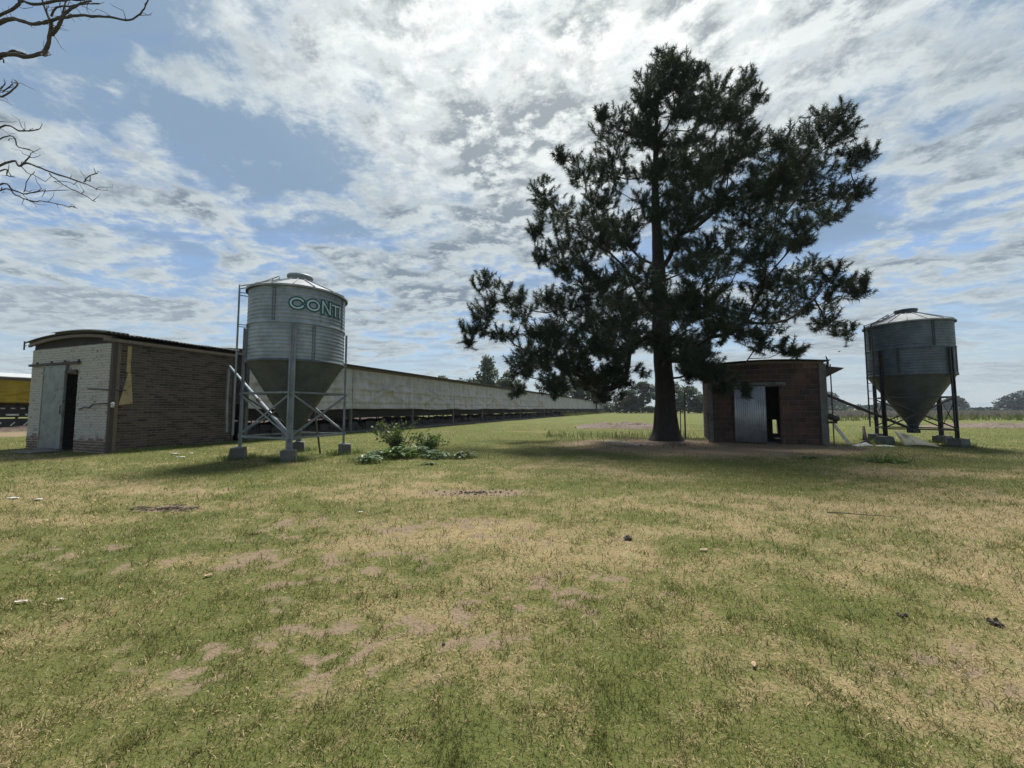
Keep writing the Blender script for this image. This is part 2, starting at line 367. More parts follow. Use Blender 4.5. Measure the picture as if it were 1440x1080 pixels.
def gz(x, y):
    x = np.asarray(x, float); y = np.asarray(y, float)
    e = np.clip((np.hypot(x, y)-1)/5, 0, 1)
    return ((fbm(x*.22+9, y*.22+2, 3)-.5)*.10 + (fbm(x*1.6, y*1.6, 3)-.5)*.035)*e - .02
def gz1(x, y): return float(gz(np.array([x]), np.array([y]))[0])
rows = np.concatenate([[-60, -30, -14, -7, -3.5, -1.8, -.8, 0, .5], np.geomspace(.9, 2500, 330)])
nc = 300
us = np.concatenate([[-40, -8, -2.2], np.linspace(-1, 1, nc), [2.2, 8, 40]])
gx = us[None, :]*(np.maximum(rows, 0)*1.75+5)[:, None]; gy = np.repeat(rows[:, None], len(us), 1)
far = np.clip((200-np.hypot(gx, gy))/120, 0, 1)
gzv = gz(gx, gy)*far
Vg = np.stack([gx.ravel(), gy.ravel(), gzv.ravel()], 1)
n_ = len(us); ii = (np.arange(len(rows)-1)[:, None]*n_+np.arange(n_-1)[None, :]).ravel()
Fg = np.stack([ii, ii+1, ii+1+n_, ii+n_], 1)
me = mesh_np('ground', Vg, Fg, 'lawn', {'dry': dry_at(Vg[:, 0], Vg[:, 1]), 'soil': soil_at(Vg[:, 0], Vg[:, 1])}, True)
tag(put('ground', me), 'short patchy pasture grass with dry straw coloured patches', None, None, 'structure')

# grass blades: denser near the camera, short and mown
def blades(n, y0, y1, wx, hgt, wid, seed, power):
    g = np.random.RandomState(seed)
    t = g.rand(n); y = y0*(y1/y0)**(t**power); x = (g.rand(n)*2-1)*(y*wx+1.2)
    return x, y
def make_grass(seed, n, y0, y1, h0, h1, w0, power=1.0):
    g = np.random.RandomState(seed); x, y = blades(n, y0, y1, 1.5, 0, 0, seed, power)
    cl = g.rand(n) < .6                                    # blades gather in tussocks
    x = np.where(cl, x+(vnoise(x*7+5, y*7)-.5)*.10, x); y = np.where(cl, y+(vnoise(x*7+50, y*7+20)-.5)*.10, y)
    d = dry_at(x, y) + (fbm(x*7+2, y*8+4, 4, .75)-.5)*2.2; s = soil_at(x, y)
    keep = (g.rand(n) > s*.78) & ~((np.abs(x+13.9) < 2.1) & (y > 13.4))
    isd = (d + (g.rand(n)-.5)*1.4 > .40).astype(float)
    x, y, d, isd = x[keep], y[keep], d[keep], isd[keep]; n = len(x)
    hh = (h0+(h1-h0)*g.rand(n)**1.6)*np.where(isd > 0, .62, 1.0)*(.30+1.35*fbm(x*4+8, y*5+1, 4, .7)); k = np.sqrt(np.maximum(y, 1.2)/2.0)
    hh = hh*np.clip(k, .9, 1.6); wd = w0*k*(.7+.6*g.rand(n))
    az = g.rand(n)*6.283; lean = np.where(isd > 0, .8+1.2*g.rand(n), .3+1.1*g.rand(n)); th = g.rand(n)*6.283
    z = gz(x, y) - .004
    lx, ly = np.cos(az)*lean*hh, np.sin(az)*lean*hh; wx, wy = np.cos(th)*wd/2, np.sin(th)*wd/2
    V = np.zeros((n, 5, 3))
    V[:, 0] = np.stack([x-wx, y-wy, z], 1); V[:, 1] = np.stack([x+wx, y+wy, z], 1)
    V[:, 2] = np.stack([x+lx*.4+wx*.8, y+ly*.4+wy*.8, z+hh*.62], 1); V[:, 3] = np.stack([x+lx*.4-wx*.8, y+ly*.4-wy*.8, z+hh*.62], 1)
    V[:, 4] = np.stack([x+lx, y+ly, z+hh*np.where(isd > 0, .72, .95)], 1)
    b = np.arange(n)[:, None]*5
    F = np.concatenate([b+np.array([[0, 1, 2]]), b+np.array([[0, 2, 3]]), b+np.array([[3, 2, 4]])], 0)
    return V.reshape(-1, 3), F, np.repeat(isd, 5), np.repeat(g.rand(n), 5)
parts = [make_grass(3, 430000, .9, 34, .014, .046, .0036, 1.15)]
off = 0; VV = []; FF = []; DD = []; TT = []
for V, F, D, T in parts: VV.append(V); FF.append(F+off); DD.append(D); TT.append(T); off += len(V)
me = mesh_np('grass', np.concatenate(VV), np.concatenate(FF), 'blade', {'dry': np.concatenate(DD), 'tint': np.concatenate(TT)})
tag(put('grass', me), 'short green and straw coloured grass blades over the pasture', 'grass', None, 'stuff')

rng = random.Random(5)
# ------------------------------------------------------------------ brick feed room (left)
U = math.atan(.3604); ROT = math.pi/2 - U            # local +x runs along the poultry house, +y across it
def rot2(x, y, a): return x*math.cos(a)-y*math.sin(a), x*math.sin(a)+y*math.cos(a)
B0 = (-11.96, 11.48)
def toW(x, y, o=B0, a=ROT):
    p = rot2(x, y, a); return o[0]+p[0], o[1]+p[1]
room = thing('brick_feed_room', (B0[0], B0[1], 0), ROT, 'small arched brick feed room with whitewashed front and grey sliding door', 'brick building')
LEN, WID, HGT = 3.52, 4.70, 3.30
def arch(t):  # roof height over the width, t = 0..1
    t = min(max(t, -.01), 1.02); return 3.55 + .17*(1-abs(2*t-1)**2.3)
BL, BH, JT = .262, .082, .015                        # brick length, course height, joint
brick_meshes = {}
def brick_mesh(mat, k, L, H, D):
    key = (mat, k, L, H, D)
    if key not in brick_meshes:
        r = random.Random(k*7+3); b = .006
        mb = MB(); j = lambda: r.uniform(-.003, .003)
        y0 = 0.0
        vs = [(-L/2, 0, -H/2), (L/2, 0, -H/2), (L/2, 0, H/2), (-L/2, 0, H/2)]
        fr = [(-L/2+b+j(), -D+j(), -H/2+b+j()), (L/2-b+j(), -D+j(), -H/2+b+j()), (L/2-b+j(), -D+j(), H/2-b+j()), (-L/2+b+j(), -D+j(), H/2-b+j())]
        mb.add(vs+fr, [(4, 5, 6, 7), (0, 1, 5, 4), (1, 2, 6, 5), (2, 3, 7, 6), (3, 0, 4, 7)])
        brick_meshes[key] = mb
    return brick_meshes[key]
shared = {}
def lay(wall, mat, length, zlo, ztop, skip, BLn, BHn, D, single, name, rest, axis, face, seed):
    """courses of bricks on a wall; axis 'x' or 'y', bricks proud of the wall face by D; single(u, z) says which are objects"""
    r = random.Random(seed); restmb = MB(); H = BHn-JT; c = 0; z = zlo; made = 0
    while True:
        ztop_here = ztop if not callable(ztop) else None
        if ztop_here is not None and z+BHn > ztop_here: break
        if z > 4.2: break
        u = -BLn/2 if c % 2 else 0.0
        while u < length-.01:
            a, b = max(u, 0), min(u+BLn, length); u += BLn
            # openings
            segs = [(a, b)]
            for (o0, o1, oz0, oz1) in skip:
                if z+BHn*.5 > oz0 and z+BHn*.5 < oz1:
                    ns = []
                    for (p, q) in segs:
                        if q <= o0 or p >= o1: ns.append((p, q))
                        else:
                            if p < o0: ns.append((p, o0))
                            if q > o1: ns.append((o1, q))
                    segs = ns
            for (p, q) in segs:
                L = round(q-p-JT, 2)
                if L < .03: continue
                if callable(ztop) and z+BHn > ztop((p+q)/2): continue
                k = r.randrange(4); mb = brick_mesh(mat, k, L, H, D)
                cu = (p+q)/2; cz = z+BHn/2
                dx = r.uniform(-.003, .003); dz = r.uniform(-.0025, .0025); prd = r.uniform(-.004, .003); tl = r.uniform(-.006, .006)
                if axis == 'x': mtx = Matrix.Translation((cu+dx, face-prd, cz+dz)) @ Matrix.Rotation(tl, 4, 'Y')
                elif axis == 'y': mtx = Matrix.Translation((face-prd, cu+dx, cz+dz)) @ Matrix.Rotation(-math.pi/2, 4, 'Z') @ Matrix.Rotation(tl, 4, 'Y')
                elif axis == '-y': mtx = Matrix.Translation((face+prd, cu+dx, cz+dz)) @ Matrix.Rotation(math.pi/2, 4, 'Z') @ Matrix.Rotation(tl, 4, 'Y')
                if single(cu, cz):
                    key = (mat, k, L, H, D)
                    if key not in shared: shared[key] = mb.mesh(name, mat)
                    o = put(name, shared[key], wall); o.matrix_local = mtx; made += 1
                else:
                    restmb.add([mtx @ Vector(v) for v in mb.v], mb.f)
        c += 1; z += BHn
    if restmb.v:
        o = restmb.build(rest, mat, wall); tag(o, kind='stuff')
    return made
# door opening in the front wall: y 1.84..3.0 , z 0..2.43
side = MB().box(0, LEN, 0, .22, -.3, HGT).build('side_wall', 'mortar', room)
n1 = lay(side, 'brick', LEN, .0, HGT, [(.0, .16, 0, 4)], BL, BH, .014, lambda u, z: u < 1.30 and z < 2.32, 'brick', 'brickwork', 'x', 0.0, 1)
fm = MB(); OP0, OP1, OPZ = 1.84, 3.05, 2.42
fm.box(0, .22, .22, OP0, -.3, HGT); fm.box(0, .22, OP1, WID, -.3, HGT); fm.box(0, .22, OP0, OP1, OPZ, HGT)
front = fm.build('front_wall', 'mortar_white', room)
n2 = lay(front, 'brick_white', WID, .0, HGT, [(OP0, OP1, 0, OPZ)], BL, BH, .014, lambda u, z: u < 1.84 and z < 1.72, 'brick', 'brickwork', 'y', 0.0, 2)
print('single bricks', n1, n2)
MB().box(LEN-.2, LEN, .22, WID, -.3, HGT).build('back_wall', 'mortar', room)
MB().box(.22, LEN-.2, WID-.22, WID, -.3, HGT).build('far_wall', 'mortar', room)
MB().box(.22, LEN-.2, .22, WID-.22, -.02, .03).build('room_floor', 'concrete_dark', room)
MB().bar((-.06, OP0-.05, OPZ+.06), (-.06, OP1+.05, OPZ+.06), .05, .10).build('lintel', 'rail_steel', front)
# corner post, dark flat column on the side wall
MB().box(.0, .15, -.05, .0, -.2, HGT+.08).build('corner_post', 'wood', room)
MB().box(-.045, -.02, -.05, .05, -.2, HGT+.05).box(-.045, .05, -.085, -.052, -.2, HGT+.05).build('corner_angle', 'rail_steel', room)
# roof: bent corrugated sheet, waves seen along the side eave
def roof_sheet(x0, x1, t0, t1, dz, name, amp=.022, pitch=.11):
    nx = int((x1-x0)/pitch*6); mb = MB()
    def fn(a, b):
        x = x0+(x1-x0)*a; t = t0+(t1-t0)*b
        return (x, -.10+(WID+.26)*t, arch(t)+dz+amp*math.sin(x/pitch*2*math.pi)-.05)
    mb.grid(fn, nx, 18)
    return mb.build(name, 'roof_dark', room, solid=.006)
for k, (x0, x1) in enumerate(((-.17, .62), (.56, 1.62), (1.56, 2.62), (2.56, 3.72))): roof_sheet(x0, x1, 0, 1, .045+.012*(k % 2), 'roof_sheet')
roof_sheet(-.25, .30, .0, .62, .085, 'loose_roof_sheet')
tr = MB()                                              # bent front purlin
pts = [(-.10, WID*t, arch(t)-.14+.02) for t in [i/16 for i in range(17)]]
for a, b in zip(pts[:-1], pts[1:]): tr.bar(a, b, .06, .09)
tr.build('roof_rib', 'wood', room)
g = MB()  # black sheet standing in for the shadowed gap under the roof
for i in range(16):
    t0, t1 = i/16, (i+1)/16
    g.hexa([(.03, WID*t0, HGT-.02), (.05, WID*t0, HGT-.02), (.05, WID*t1, HGT-.02), (.03, WID*t1, HGT-.02),
            (.03, WID*t0, arch(t0)-.06), (.05, WID*t0, arch(t0)-.06), (.05, WID*t1, arch(t1)-.06), (.03, WID*t1, arch(t1)-.06)])
g.build('gable_gap_dark', 'black', room)
MB().bar((-.3, -.1, HGT+.05), (LEN, -.1, HGT+.05), .05, .1).build('eave_beam', 'wood', room)
MB().bar((-.15, WID+.2, HGT+.0), (-.15, WID+.2, HGT+.30), .03, .03).bar((-.15, WID+.05, HGT+.14), (-.15, WID+.25, HGT+.14), .02, .02).build('wire_bracket', 'rail_steel', room)
# sliding door
rail = MB().bar((-.08, 1.66, 2.76), (-.08, WID-.05, 2.76), .05, .075)
for y in (1.8, 2.6, 3.4, 4.3): rail.bar((-.03, y, 2.76), (-.03, y, 2.86), .06, .04)
rail.build('door_rail', 'rail_steel', room)
door = MB().box(-.095, -.055, 2.36, 3.68, .04, 2.70).build('sliding_door', 'door_grey', room)
df = MB()
for y in (2.36, 3.64): df.box(-.107, -.097, y, y+.04, .04, 2.70)
for z in (.04, 1.02, 2.66): df.box(-.109, -.0965, 2.405, 3.635, z, z+.035)
df.build('door_frame', 'door_grey', door)
MB().bar((-.13, 2.42, 1.15), (-.13, 2.42, 1.4), .02, .02).bar((-.13, 2.42, 1.15), (-.097, 2.42, 1.15), .02, .02).bar((-.13, 2.42, 1.4), (-.097, 2.42, 1.4), .02, .02).build('handle', 'rail_steel', door)
for y in (2.55, 3.5): MB().bar((-.085, y, 2.66), (-.085, y, 2.80), .04, .03).build('door_hanger', 'rail_steel', door)
# rods and cable clamped round the corner
MB().tube([(-.045, 1.15, 1.92), (-.06, .55, 1.90), (-.06, .05, 1.86), (.10, -.10, 1.86), (.3, -.07, 1.87)], .018, 6).build('tie_rod', 'rail_steel', room)
MB().tube([(-.04, 1.55, 1.28), (-.06, 1.25, 1.36), (-.05, 1.0, 1.33), (-.06, .8, 1.44), (-.06, .15, 1.46), (.02, -.10, 1.42)], .016, 6).build('cable', 'rail_steel', room)
MB().lathe([(.0, 1.34), (.045, 1.34), (.03, 1.38), (.05, 1.40), (.03, 1.43), (.05, 1.46), (.02, 1.5), (0, 1.5)], 12).build('insulator', 'plastic', room).location = (-.01, -.12, 0)
# yellowed strip and tapered board on the side wall
MB().box(.30, .40, -.035, -.016, 2.42, 3.24).build('batten', 'yellow_board', room)
MB().hexa([(.16, -.05, 1.42), (.50, -.04, 1.46), (.50, -.02, 1.46), (.16, -.03, 1.42), (.34, -.045, 2.40), (.42, -.04, 2.40), (.42, -.02, 2.40), (.34, -.025, 2.40)]).build('tapered_board', 'yellow_board', room)

# ------------------------------------------------------------------ long poultry houses
def wavy_curtain(x0, x1, z0, z1, seed, y, sag):
    mb = MB(); sd_ = seed*13.7
    def fn(a, b):
        x = x0+(x1-x0)*a; e = math.sin(math.pi*a)
        f = .10*mnoise.noise((a*9+sd_, b*1.3, 1.0)) + .05*mnoise.noise((a*24+sd_, b*2.2, 4.0)) + .06*mnoise.noise((a*7+b*5+sd_, b*2-a*3, 2.0))
        dg = min(abs(b-.15-.7*(a*1.4-.2)), abs(b-.85+.7*(a*1.4-.2)))
        f += (.07 if seed % 3 != 1 else .03)*math.exp(-(dg/.05)**2)*e + .05*math.exp(-(((b-.52)/.05)**2)) + .04*math.exp(-(((b-.2)/.05)**2)) + .03*(b < .06)
        f *= 1.7*min(1, 6*(1-b))*min(1, 10*min(a, 1-a)+.2)
        zz = z0+(z1-z0)*b + (1-b)*(-sag*(1-(2*a-1)**2)*.5 + .035*mnoise.noise((a*3+sd_, 2.0, 7.0)))
        return (x, y-.02-f, zz)
    mb.grid(fn, 56, 26)
    return mb
def poultry_house(name, o, rz, label, bays, bay, cmat, z0, z1, depth, x_first, roofmat, rise, far_z=.74):
    h = thing(name, (o[0], o[1], 0), rz, label, 'poultry house')
    L = bays*bay
    for i in range(bays):
        x0 = x_first+i*bay
        if i < 12 or True:
            if i < 8: c = wavy_curtain(x0, x0+bay-.03, z0, z1, i+len(name), 0, .16 if i % 3 != 1 else .05)
            else: c = MB().grid(lambda a, b: (x0+(bay-.03)*a, -.02-.03*math.sin(a*19+i)*(1-b), z0+(z1-z0)*b-.05*(1-b)*math.sin(a*3.14)), 10, 3)
            o_ = c.build('curtain', cmat, h)
            if i < 8: MB().tube([(x0+bay*j/10, -.055, z0-.02-.08*(1-(2*j/10-1)**2)*(1 if i % 3 != 1 else .3)+.012*math.sin(i*3+j)) for j in range(11)], .022, 6).build('hem_roll', cmat, o_)
    px_ = [x_first+i*bay for i in range(bays+1)]
    pm = MB().box(-.06, .06, .03, .15, -.2, z1+.05).mesh('post', 'dark_concrete_post' if 'dark_concrete_post' in M else 'concrete_dark')
    for x in px_:
        put('post', pm, h, (x, 0, 0)); put('post', pm, h, (x, depth-.18, 0))
    MB().box(x_first-.3, x_first+L+.3, -.10, .12, z1+.0, z1+.14).build('eave_beam', 'wood', h)
    # roof: low gable
    rf = MB(); e = .35
    for s in (0, 1):
        ys = (-e, depth/2) if s == 0 else (depth/2, depth+e)
        zs = (z1+.15, z1+.15+rise) if s == 0 else (z1+.15+rise, z1+.15)
        x0, x1 = x_first-.4, x_first+L+.4
        rf.hexa([(x0, ys[0], zs[0]), (x1, ys[0], zs[0]), (x1, ys[1], zs[1]), (x0, ys[1], zs[1]), (x0, ys[0], zs[0]+.05), (x1, ys[0], zs[0]+.05), (x1, ys[1], zs[1]+.05), (x0, ys[1], zs[1]+.05)])
    rf.build('roof', roofmat, h)
    MB().box(x_first, x_first+L, depth, depth+.03, far_z, z1).build('far_curtain', cmat, h)
    MB().box(x_first-.02, x_first+L, -.08, .22, -.2, .10).build('plinth_wall', 'concrete_dark', h)
    MB().box(x_first-.02, x_first+L, depth-.3, depth, -.2, .14).build('plinth_wall', 'concrete_dark', h)
    return h, L
house, HL = poultry_house('poultry_house', B0, ROT, 'very long low poultry house with pale woven curtains along its side', 30, 5.72, 'curtain', 1.36, 3.44, 9.6, 4.15, 'roof_dark', .45)
# inside: rows of hanging cages over dark manure ridges
def cage_row(y, x0, L, parent):
    mb = MB(); mb.box(x0, x0+L, y-.5, y+.5, .84, .88); mb.box(x0, x0+L, y-.52, y-.48, .82, 1.48); mb.box(x0, x0+L, y+.48, y+.52, .82, 1.48); mb.box(x0, x0+L, y-.02, y+.02, .82, 1.5)
    n = int(L/.9)
    for i in range(n): mb.box(x0+i*.9, x0+i*.9+.02, y-.5, y+.5, .88, 1.46)
    for i in range(int(L/2.86)): mb.box(x0+i*2.86, x0+i*2.86+.05, y-.5, y-.45, .1, .84)
    mb.box(x0, x0+L, y-.66, y-.53, .80, .94)
    return mb.build('cage_row', 'cage', parent)
for k, y in enumerate((1.2, 3.5, 6.0, 8.3)): cage_row(y, 4.3, HL-.4, house)
for k, y in enumerate((1.2, 3.5, 6.0, 8.3)):
    mb = MB()
    mb.grid(lambda a, b: (4.3+(HL-.4)*a, y-1.1+2.2*b, (.47+.30*mnoise.noise((a*110+k*5, b*3, k)))*math.sin(math.pi*b)**.7-.02), 420, 6)
    tag(mb.build('manure_ridge', 'manure', house), kind='stuff')
# end bay by the brick room: panel, and black sheet for unlit opening
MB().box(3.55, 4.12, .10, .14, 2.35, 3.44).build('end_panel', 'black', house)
MB().box(3.56, 4.12, 1.4, 1.45, 0, 2.4).build('end_bay_dark', 'black', house)
MB().box(3.52, 3.60, -.03, .10, -.2, 3.44).build('end_post', 'rail_steel', house)
# trodden dark floor; clutter added to darken the gap under the curtain
flo = MB(); flo.box(3.9, 4.2+HL, -.25, 10.2, -.2, .045); flo.build('house_floor', 'manure', house)
cl_ = MB(); q = random.Random(12)
for i in range(420):
    x = 4.3+(HL*.75)*q.random()**1.6; y = q.uniform(.25, .6); hh = q.uniform(.2, .62)
    cl_.box(x, x+q.uniform(.05, .5), y, y+.06, .04, hh)
tag(cl_.build('dark_filler_clutter', 'cage', house), kind='stuff')
# dry wire along the foot of the house
wires = MB()
for z in (.45, .75, 1.05): wires.tube([(4.2, -.02, z), (60, -.02, z+.02), (140, -.02, z)], .006, 4)
wires.build('guard_wire', 'rail_steel', house)

house2, HL2 = poultry_house('poultry_house', (-31.05, 18.55), ROT, 'poultry house with yellow curtains behind the brick feed room', 9, 5.2, 'curtain_yellow', 1.78, 2.98, 9.0, -8.0, 'roof_pale', .5)
for k, y in enumerate((1.1, 3.4)): cage_row(y, -7.8, HL2-.4, house2)
MB().box(-8.2, 39, -.3, 8.9, -.2, .05).build('house_floor', 'manure', house2)
MB().box(-8.1, 38.9, .45, .55, .04, .72).build('dark_screen', 'cage', house2)  # added screen, darkens the see-through strip under the yellow curtain
gap_bits = MB()  # pale boxes standing in for daylight gaps through the house
for i in range(120): gap_bits.box(-7.6+i*.38, -7.6+i*.38+.16, .35, .45, 1.30, 1.36)
for i in range(60): gap_bits.box(-7.6+i*.75, -7.6+i*.75+.48, .35, .45, .90, 1.0)
tag(gap_bits.build('gap_light_boxes', 'plastic', house2), kind='stuff')
sl = MB()
for i in range(90): sl.bar((-7.6+i*.5, -.25, .32), (-7.45+i*.5, -.25, .52), .09, .03)
tag(sl.build('drinker_clips', 'plastic', house2), kind='stuff')
mb = MB(); mb.grid(lambda a, b: (-8+46*a, -.9+1.2*b, .34*math.sin(math.pi*min(1, b*1.1))*(.7+.6*mnoise.noise((a*60, b*3, 3)))), 160, 6); tag(mb.build('manure_ridge', 'soil', house2), kind='stuff')

# ------------------------------------------------------------------ feed silos
def letter_strokes():
    W = {}
    def arc(cx, cz, rx, rz, a0, a1, n=22): return [(cx+rx*math.cos(R(a0+(a1-a0)*i/n)), cz+rz*math.sin(R(a0+(a1-a0)*i/n))) for i in range(n+1)]
    W['C'] = ([arc(.19, .17, .15, .125, 22, 338, 28)], .39)
    W['O'] = ([arc(.18, .17, .14, .125, 0, 360, 30)], .37)
    W['N'] = ([[(.05, 0), (.05, .34)], [(.05, .33), (.27, .01)], [(.27, 0), (.27, .34)]], .33)
    W['T'] = ([[(-.01, .295), (.27, .295)], [(.13, 0), (.13, .30)]], .275)
    W['I'] = ([[(.05, 0), (.05, .34)]], .10)
    return W
def silo_letters(text, a_start, z0, rad, parent, arcspan):
    W = letter_strokes(); total = sum(W[c][1] for c in text); u = 0.0; sc = arcspan/total
    for c in text:
        strokes, adv = W[c]
        for mat, hw, lift, nm in (('teal_dark', .060, .020, 'letter'), ('teal_pale', .018, .026, 'letter_fill')):
            mb = MB()
            for li, st in enumerate(strokes):
                pts = []
                for (a, b) in zip(st[:-1], st[1:]):
                    n = max(1, int(math.dist(a, b)/.04))
                    pts += [(a[0]+(b[0]-a[0])*i/n, a[1]+(b[1]-a[1])*i/n) for i in range(n)]
                pts.append(st[-1]); vs = []
                closed = math.dist(st[0], st[-1]) < .01
                ex = 0 if closed else (hw-.018)
                for i, p in enumerate(pts):
                    q0 = pts[max(i-1, 0)]; q1 = pts[min(i+1, len(pts)-1)]
                    if closed and i in (0, len(pts)-1): q0, q1 = pts[-2], pts[1]
                    dx, dz = q1[0]-q0[0], q1[1]-q0[1]; l = math.hypot(dx, dz) or 1; nx, nz = -dz/l, dx/l
                    e = -ex if i == 0 else ex if i == len(pts)-1 else 0
                    bx, bz = p[0]+dx/l*e, p[1]+dz/l*e
                    for sgn in (1, -1):
                        xx, zz = bx+nx*hw*sgn, bz+nz*hw*sgn
                        an = a_start+(u+xx)*sc/rad; rr = rad+lift+.0015*li
                        vs.append((rr*math.cos(an), rr*math.sin(an), z0+zz))
                mb.add(vs, [(2*i, 2*i+1, 2*i+3, 2*i+2) for i in range(len(pts)-1)])
            mb.build(nm, mat, parent)
        u += adv
def make_silo(o, label, leg_az, sheets, hopm, roofm, legm, ladder_az, legw):
    """o = centre on the ground; leg_az = azimuths of the four legs (world degrees)"""
    s = thing('feed_silo', (o[0], o[1], 0), 0, label, 'feed silo')
    r, zb, zt = 1.20, 2.55, 4.50
    seamz = 3.52
    for tier, (z0, z1, off) in enumerate(((zb, seamz, 0), (seamz, zt, 45))):
        n = int((z1-z0)/.098*6); 
        for q in range(4):
            prof = [(r+.0065*math.sin((z0+(z1-z0)*i/n)/.098*2*math.pi)+(.005 if q % 2 else 0)+(.004 if tier else 0), z0+(z1-z0)*i/n) for i in range(n+1)]
            a0 = R(off+q*90+leg_az[0]+22)
            sh = MB().lathe(prof, 20, a0-.02, a0+math.pi/2+.02).build('wall_sheet', sheets, s)
            bl = MB()
            for i in range(14):
                z = z0+.04+(z1-z0-.08)*i/13
                for da in (-.006, .02):
                    a = a0+da; cx, cy = (r+.02)*math.cos(a), (r+.02)*math.sin(a); bl.box(cx-.010, cx+.010, cy-.010, cy+.010, z-.010, z+.010)
            tag(bl.build('bolts', legm, sh), kind='stuff')
            sm = MB()
            for da in (-.022, .032):
                a = a0+da; sm.bar(((r+.017)*math.cos(a), (r+.017)*math.sin(a), z0+.01), ((r+.017)*math.cos(a), (r+.017)*math.sin(a), z1-.01), .012, .008, (math.cos(a), math.sin(a), 0))
            sm.build('lap_seam', legm if legm == 'dark_steel' else 'galv_old', sh)
    MB().lathe([(r+.012, seamz-.035), (r+.024, seamz-.02), (r+.024, seamz+.02), (r+.012, seamz+.035)], 64).build('band', sheets, s)
    MB().lathe([(r-.01, zb-.05), (r+.028, zb-.04), (r+.028, zb+.03), (r+.005, zb+.035)], 64).build('band', hopm, s)
    # roof: folded cone sheets with standing ribs
    n = 16; rz0, rz1, rr0, rr1 = zt-.01, zt+.43, r+.07, .30
    for k in range(n):
        a0 = 2*math.pi*k/n; a1 = 2*math.pi*(k+1)/n
        mb = MB().lathe([(rr0, rz0-.05), (rr0, rz0), (rr1, rz1)], 4, a0, a1, False)
        mb.bar((rr0*math.cos(a0), rr0*math.sin(a0), rz0+.012), (rr1*math.cos(a0), rr1*math.sin(a0), rz1+.012), .02, .03)
        mb.build('roof_sheet', roofm, s)
    MB().lathe([(.30, rz1-.03), (.31, rz1+.10), (.335, rz1+.10), (.335, rz1+.13), (.33, rz1+.16), (.0, rz1+.21)], 32).lathe([(.30, rz1-.02), (.36, rz1-.0), (.30, rz1+.03)], 32).build('lid', sheets, s)
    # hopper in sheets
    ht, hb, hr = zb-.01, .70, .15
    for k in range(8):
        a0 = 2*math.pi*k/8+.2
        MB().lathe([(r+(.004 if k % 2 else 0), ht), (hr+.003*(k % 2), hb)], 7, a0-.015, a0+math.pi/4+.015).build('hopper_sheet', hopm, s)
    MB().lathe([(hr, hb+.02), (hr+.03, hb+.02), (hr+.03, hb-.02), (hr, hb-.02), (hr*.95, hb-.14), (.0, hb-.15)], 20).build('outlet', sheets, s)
    # legs: folded channels with the flanges facing out
    lp = []; lw = legw
    for az in leg_az:
        a = R(az); lp.append(((r+.10)*math.cos(a), (r+.10)*math.sin(a), a))
        mb = MB(); t = .012; dp = lw*.55
        mb.box(0, t, -lw/2, lw/2, .30, 3.47)
        mb.box(t, dp, -lw/2, -lw/2+t, .30, 3.47); mb.box(t, dp, lw/2-t, lw/2, .30, 3.47)
        mb.box(dp-t, dp, -lw/2-lw*.22, -lw/2-.001, .30, 3.47); mb.box(dp-t, dp, lw/2+.001, lw/2+lw*.22, .30, 3.47)
        l = mb.build('leg', legm, s); l.location = ((r+.028)*math.cos(a), (r+.028)*math.sin(a), 0); l.rotation_euler = (0, 0, a)
        bb = MB()
        for z in (2.62, 2.9, 3.2, 3.42): bb.box(t, t+.012, -.03, -.01, z, z+.02); bb.box(t, t+.012, .01, .03, z, z+.02)
        bb.box(-.10, dp+.06, -lw*.8, lw*.8, .285, .30)
        bb.build('base_plate', legm, l)
    for k in range(4):
        a, b = lp[k], lp[(k+1) % 4]
        A = lambda z, p: (p[0], p[1], z)
        MB().bar(A(1.72, a), A(1.72, b), .045, .045).build('tie_bar', legm, s)
        MB().bar(A(.57, a), A(.57, b), .04, .045).build('tie_bar', legm, s)
        MB().bar(A(.60, a), A(1.70, b), .012, .045).build('brace', legm, s)
        am, bm = (a[0]*1.012, a[1]*1.012), (b[0]*1.012, b[1]*1.012)
        MB().bar((am[0], am[1], 1.70), (bm[0], bm[1], .60), .012, .045).build('brace', legm, s)
    # ladder on the side, and a rail up the roof
    a = R(ladder_az); tx, ty = -math.sin(a), math.cos(a)
    lad = thing_child('ladder', s)
    for q in (-.16, .16):
        x, y = (r+.20)*math.cos(a)+tx*q, (r+.20)*math.sin(a)+ty*q
        MB().bar((x, y, .62), (x, y, zt+.05), .035, .03, (math.cos(a), math.sin(a), 0)).build('ladder_rail', legm, lad)
    for i in range(13):
        z = .8+i*.295; x, y = (r+.20)*math.cos(a), (r+.20)*math.sin(a)
        MB().tube([(x+tx*-.15, y+ty*-.15, z), (x+tx*.15, y+ty*.15, z)], .011, 6).build('rung', legm, lad)
    for z in (2.75, 3.5, 4.35):
        for q in (-.16, .16): MB().bar(((r+.0)*math.cos(a)+tx*q, (r+.0)*math.sin(a)+ty*q, z), ((r+.2)*math.cos(a)+tx*q, (r+.2)*math.sin(a)+ty*q, z), .02, .02).build('ladder_stay', legm, lad)
    x0, y0 = (r+.18)*math.cos(a), (r+.18)*math.sin(a); q = .13
    rl = MB()
    for qq in (-q, q):
        rl.tube([(x0+tx*qq, y0+ty*qq, zt+.03), (1.0*math.cos(a)+tx*qq, 1.0*math.sin(a)+ty*qq, zt+.17), (.52*math.cos(a)+tx*qq, .52*math.sin(a)+ty*qq, zt+.46), (.50*math.cos(a)+tx*qq, .50*math.sin(a)+ty*qq, zt+.36)], .016, 6)
    for f in (.3, .55, .8):
        cx = 1.15-(1.15-.55)*f; z = zt+.08+.36*f; rl.tube([(cx*math.cos(a)-tx*q, cx*math.sin(a)-ty*q, z), (cx*math.cos(a)+tx*q, cx*math.sin(a)+ty*q, z)], .012, 6)
    rl.build('roof_ladder', legm, s)
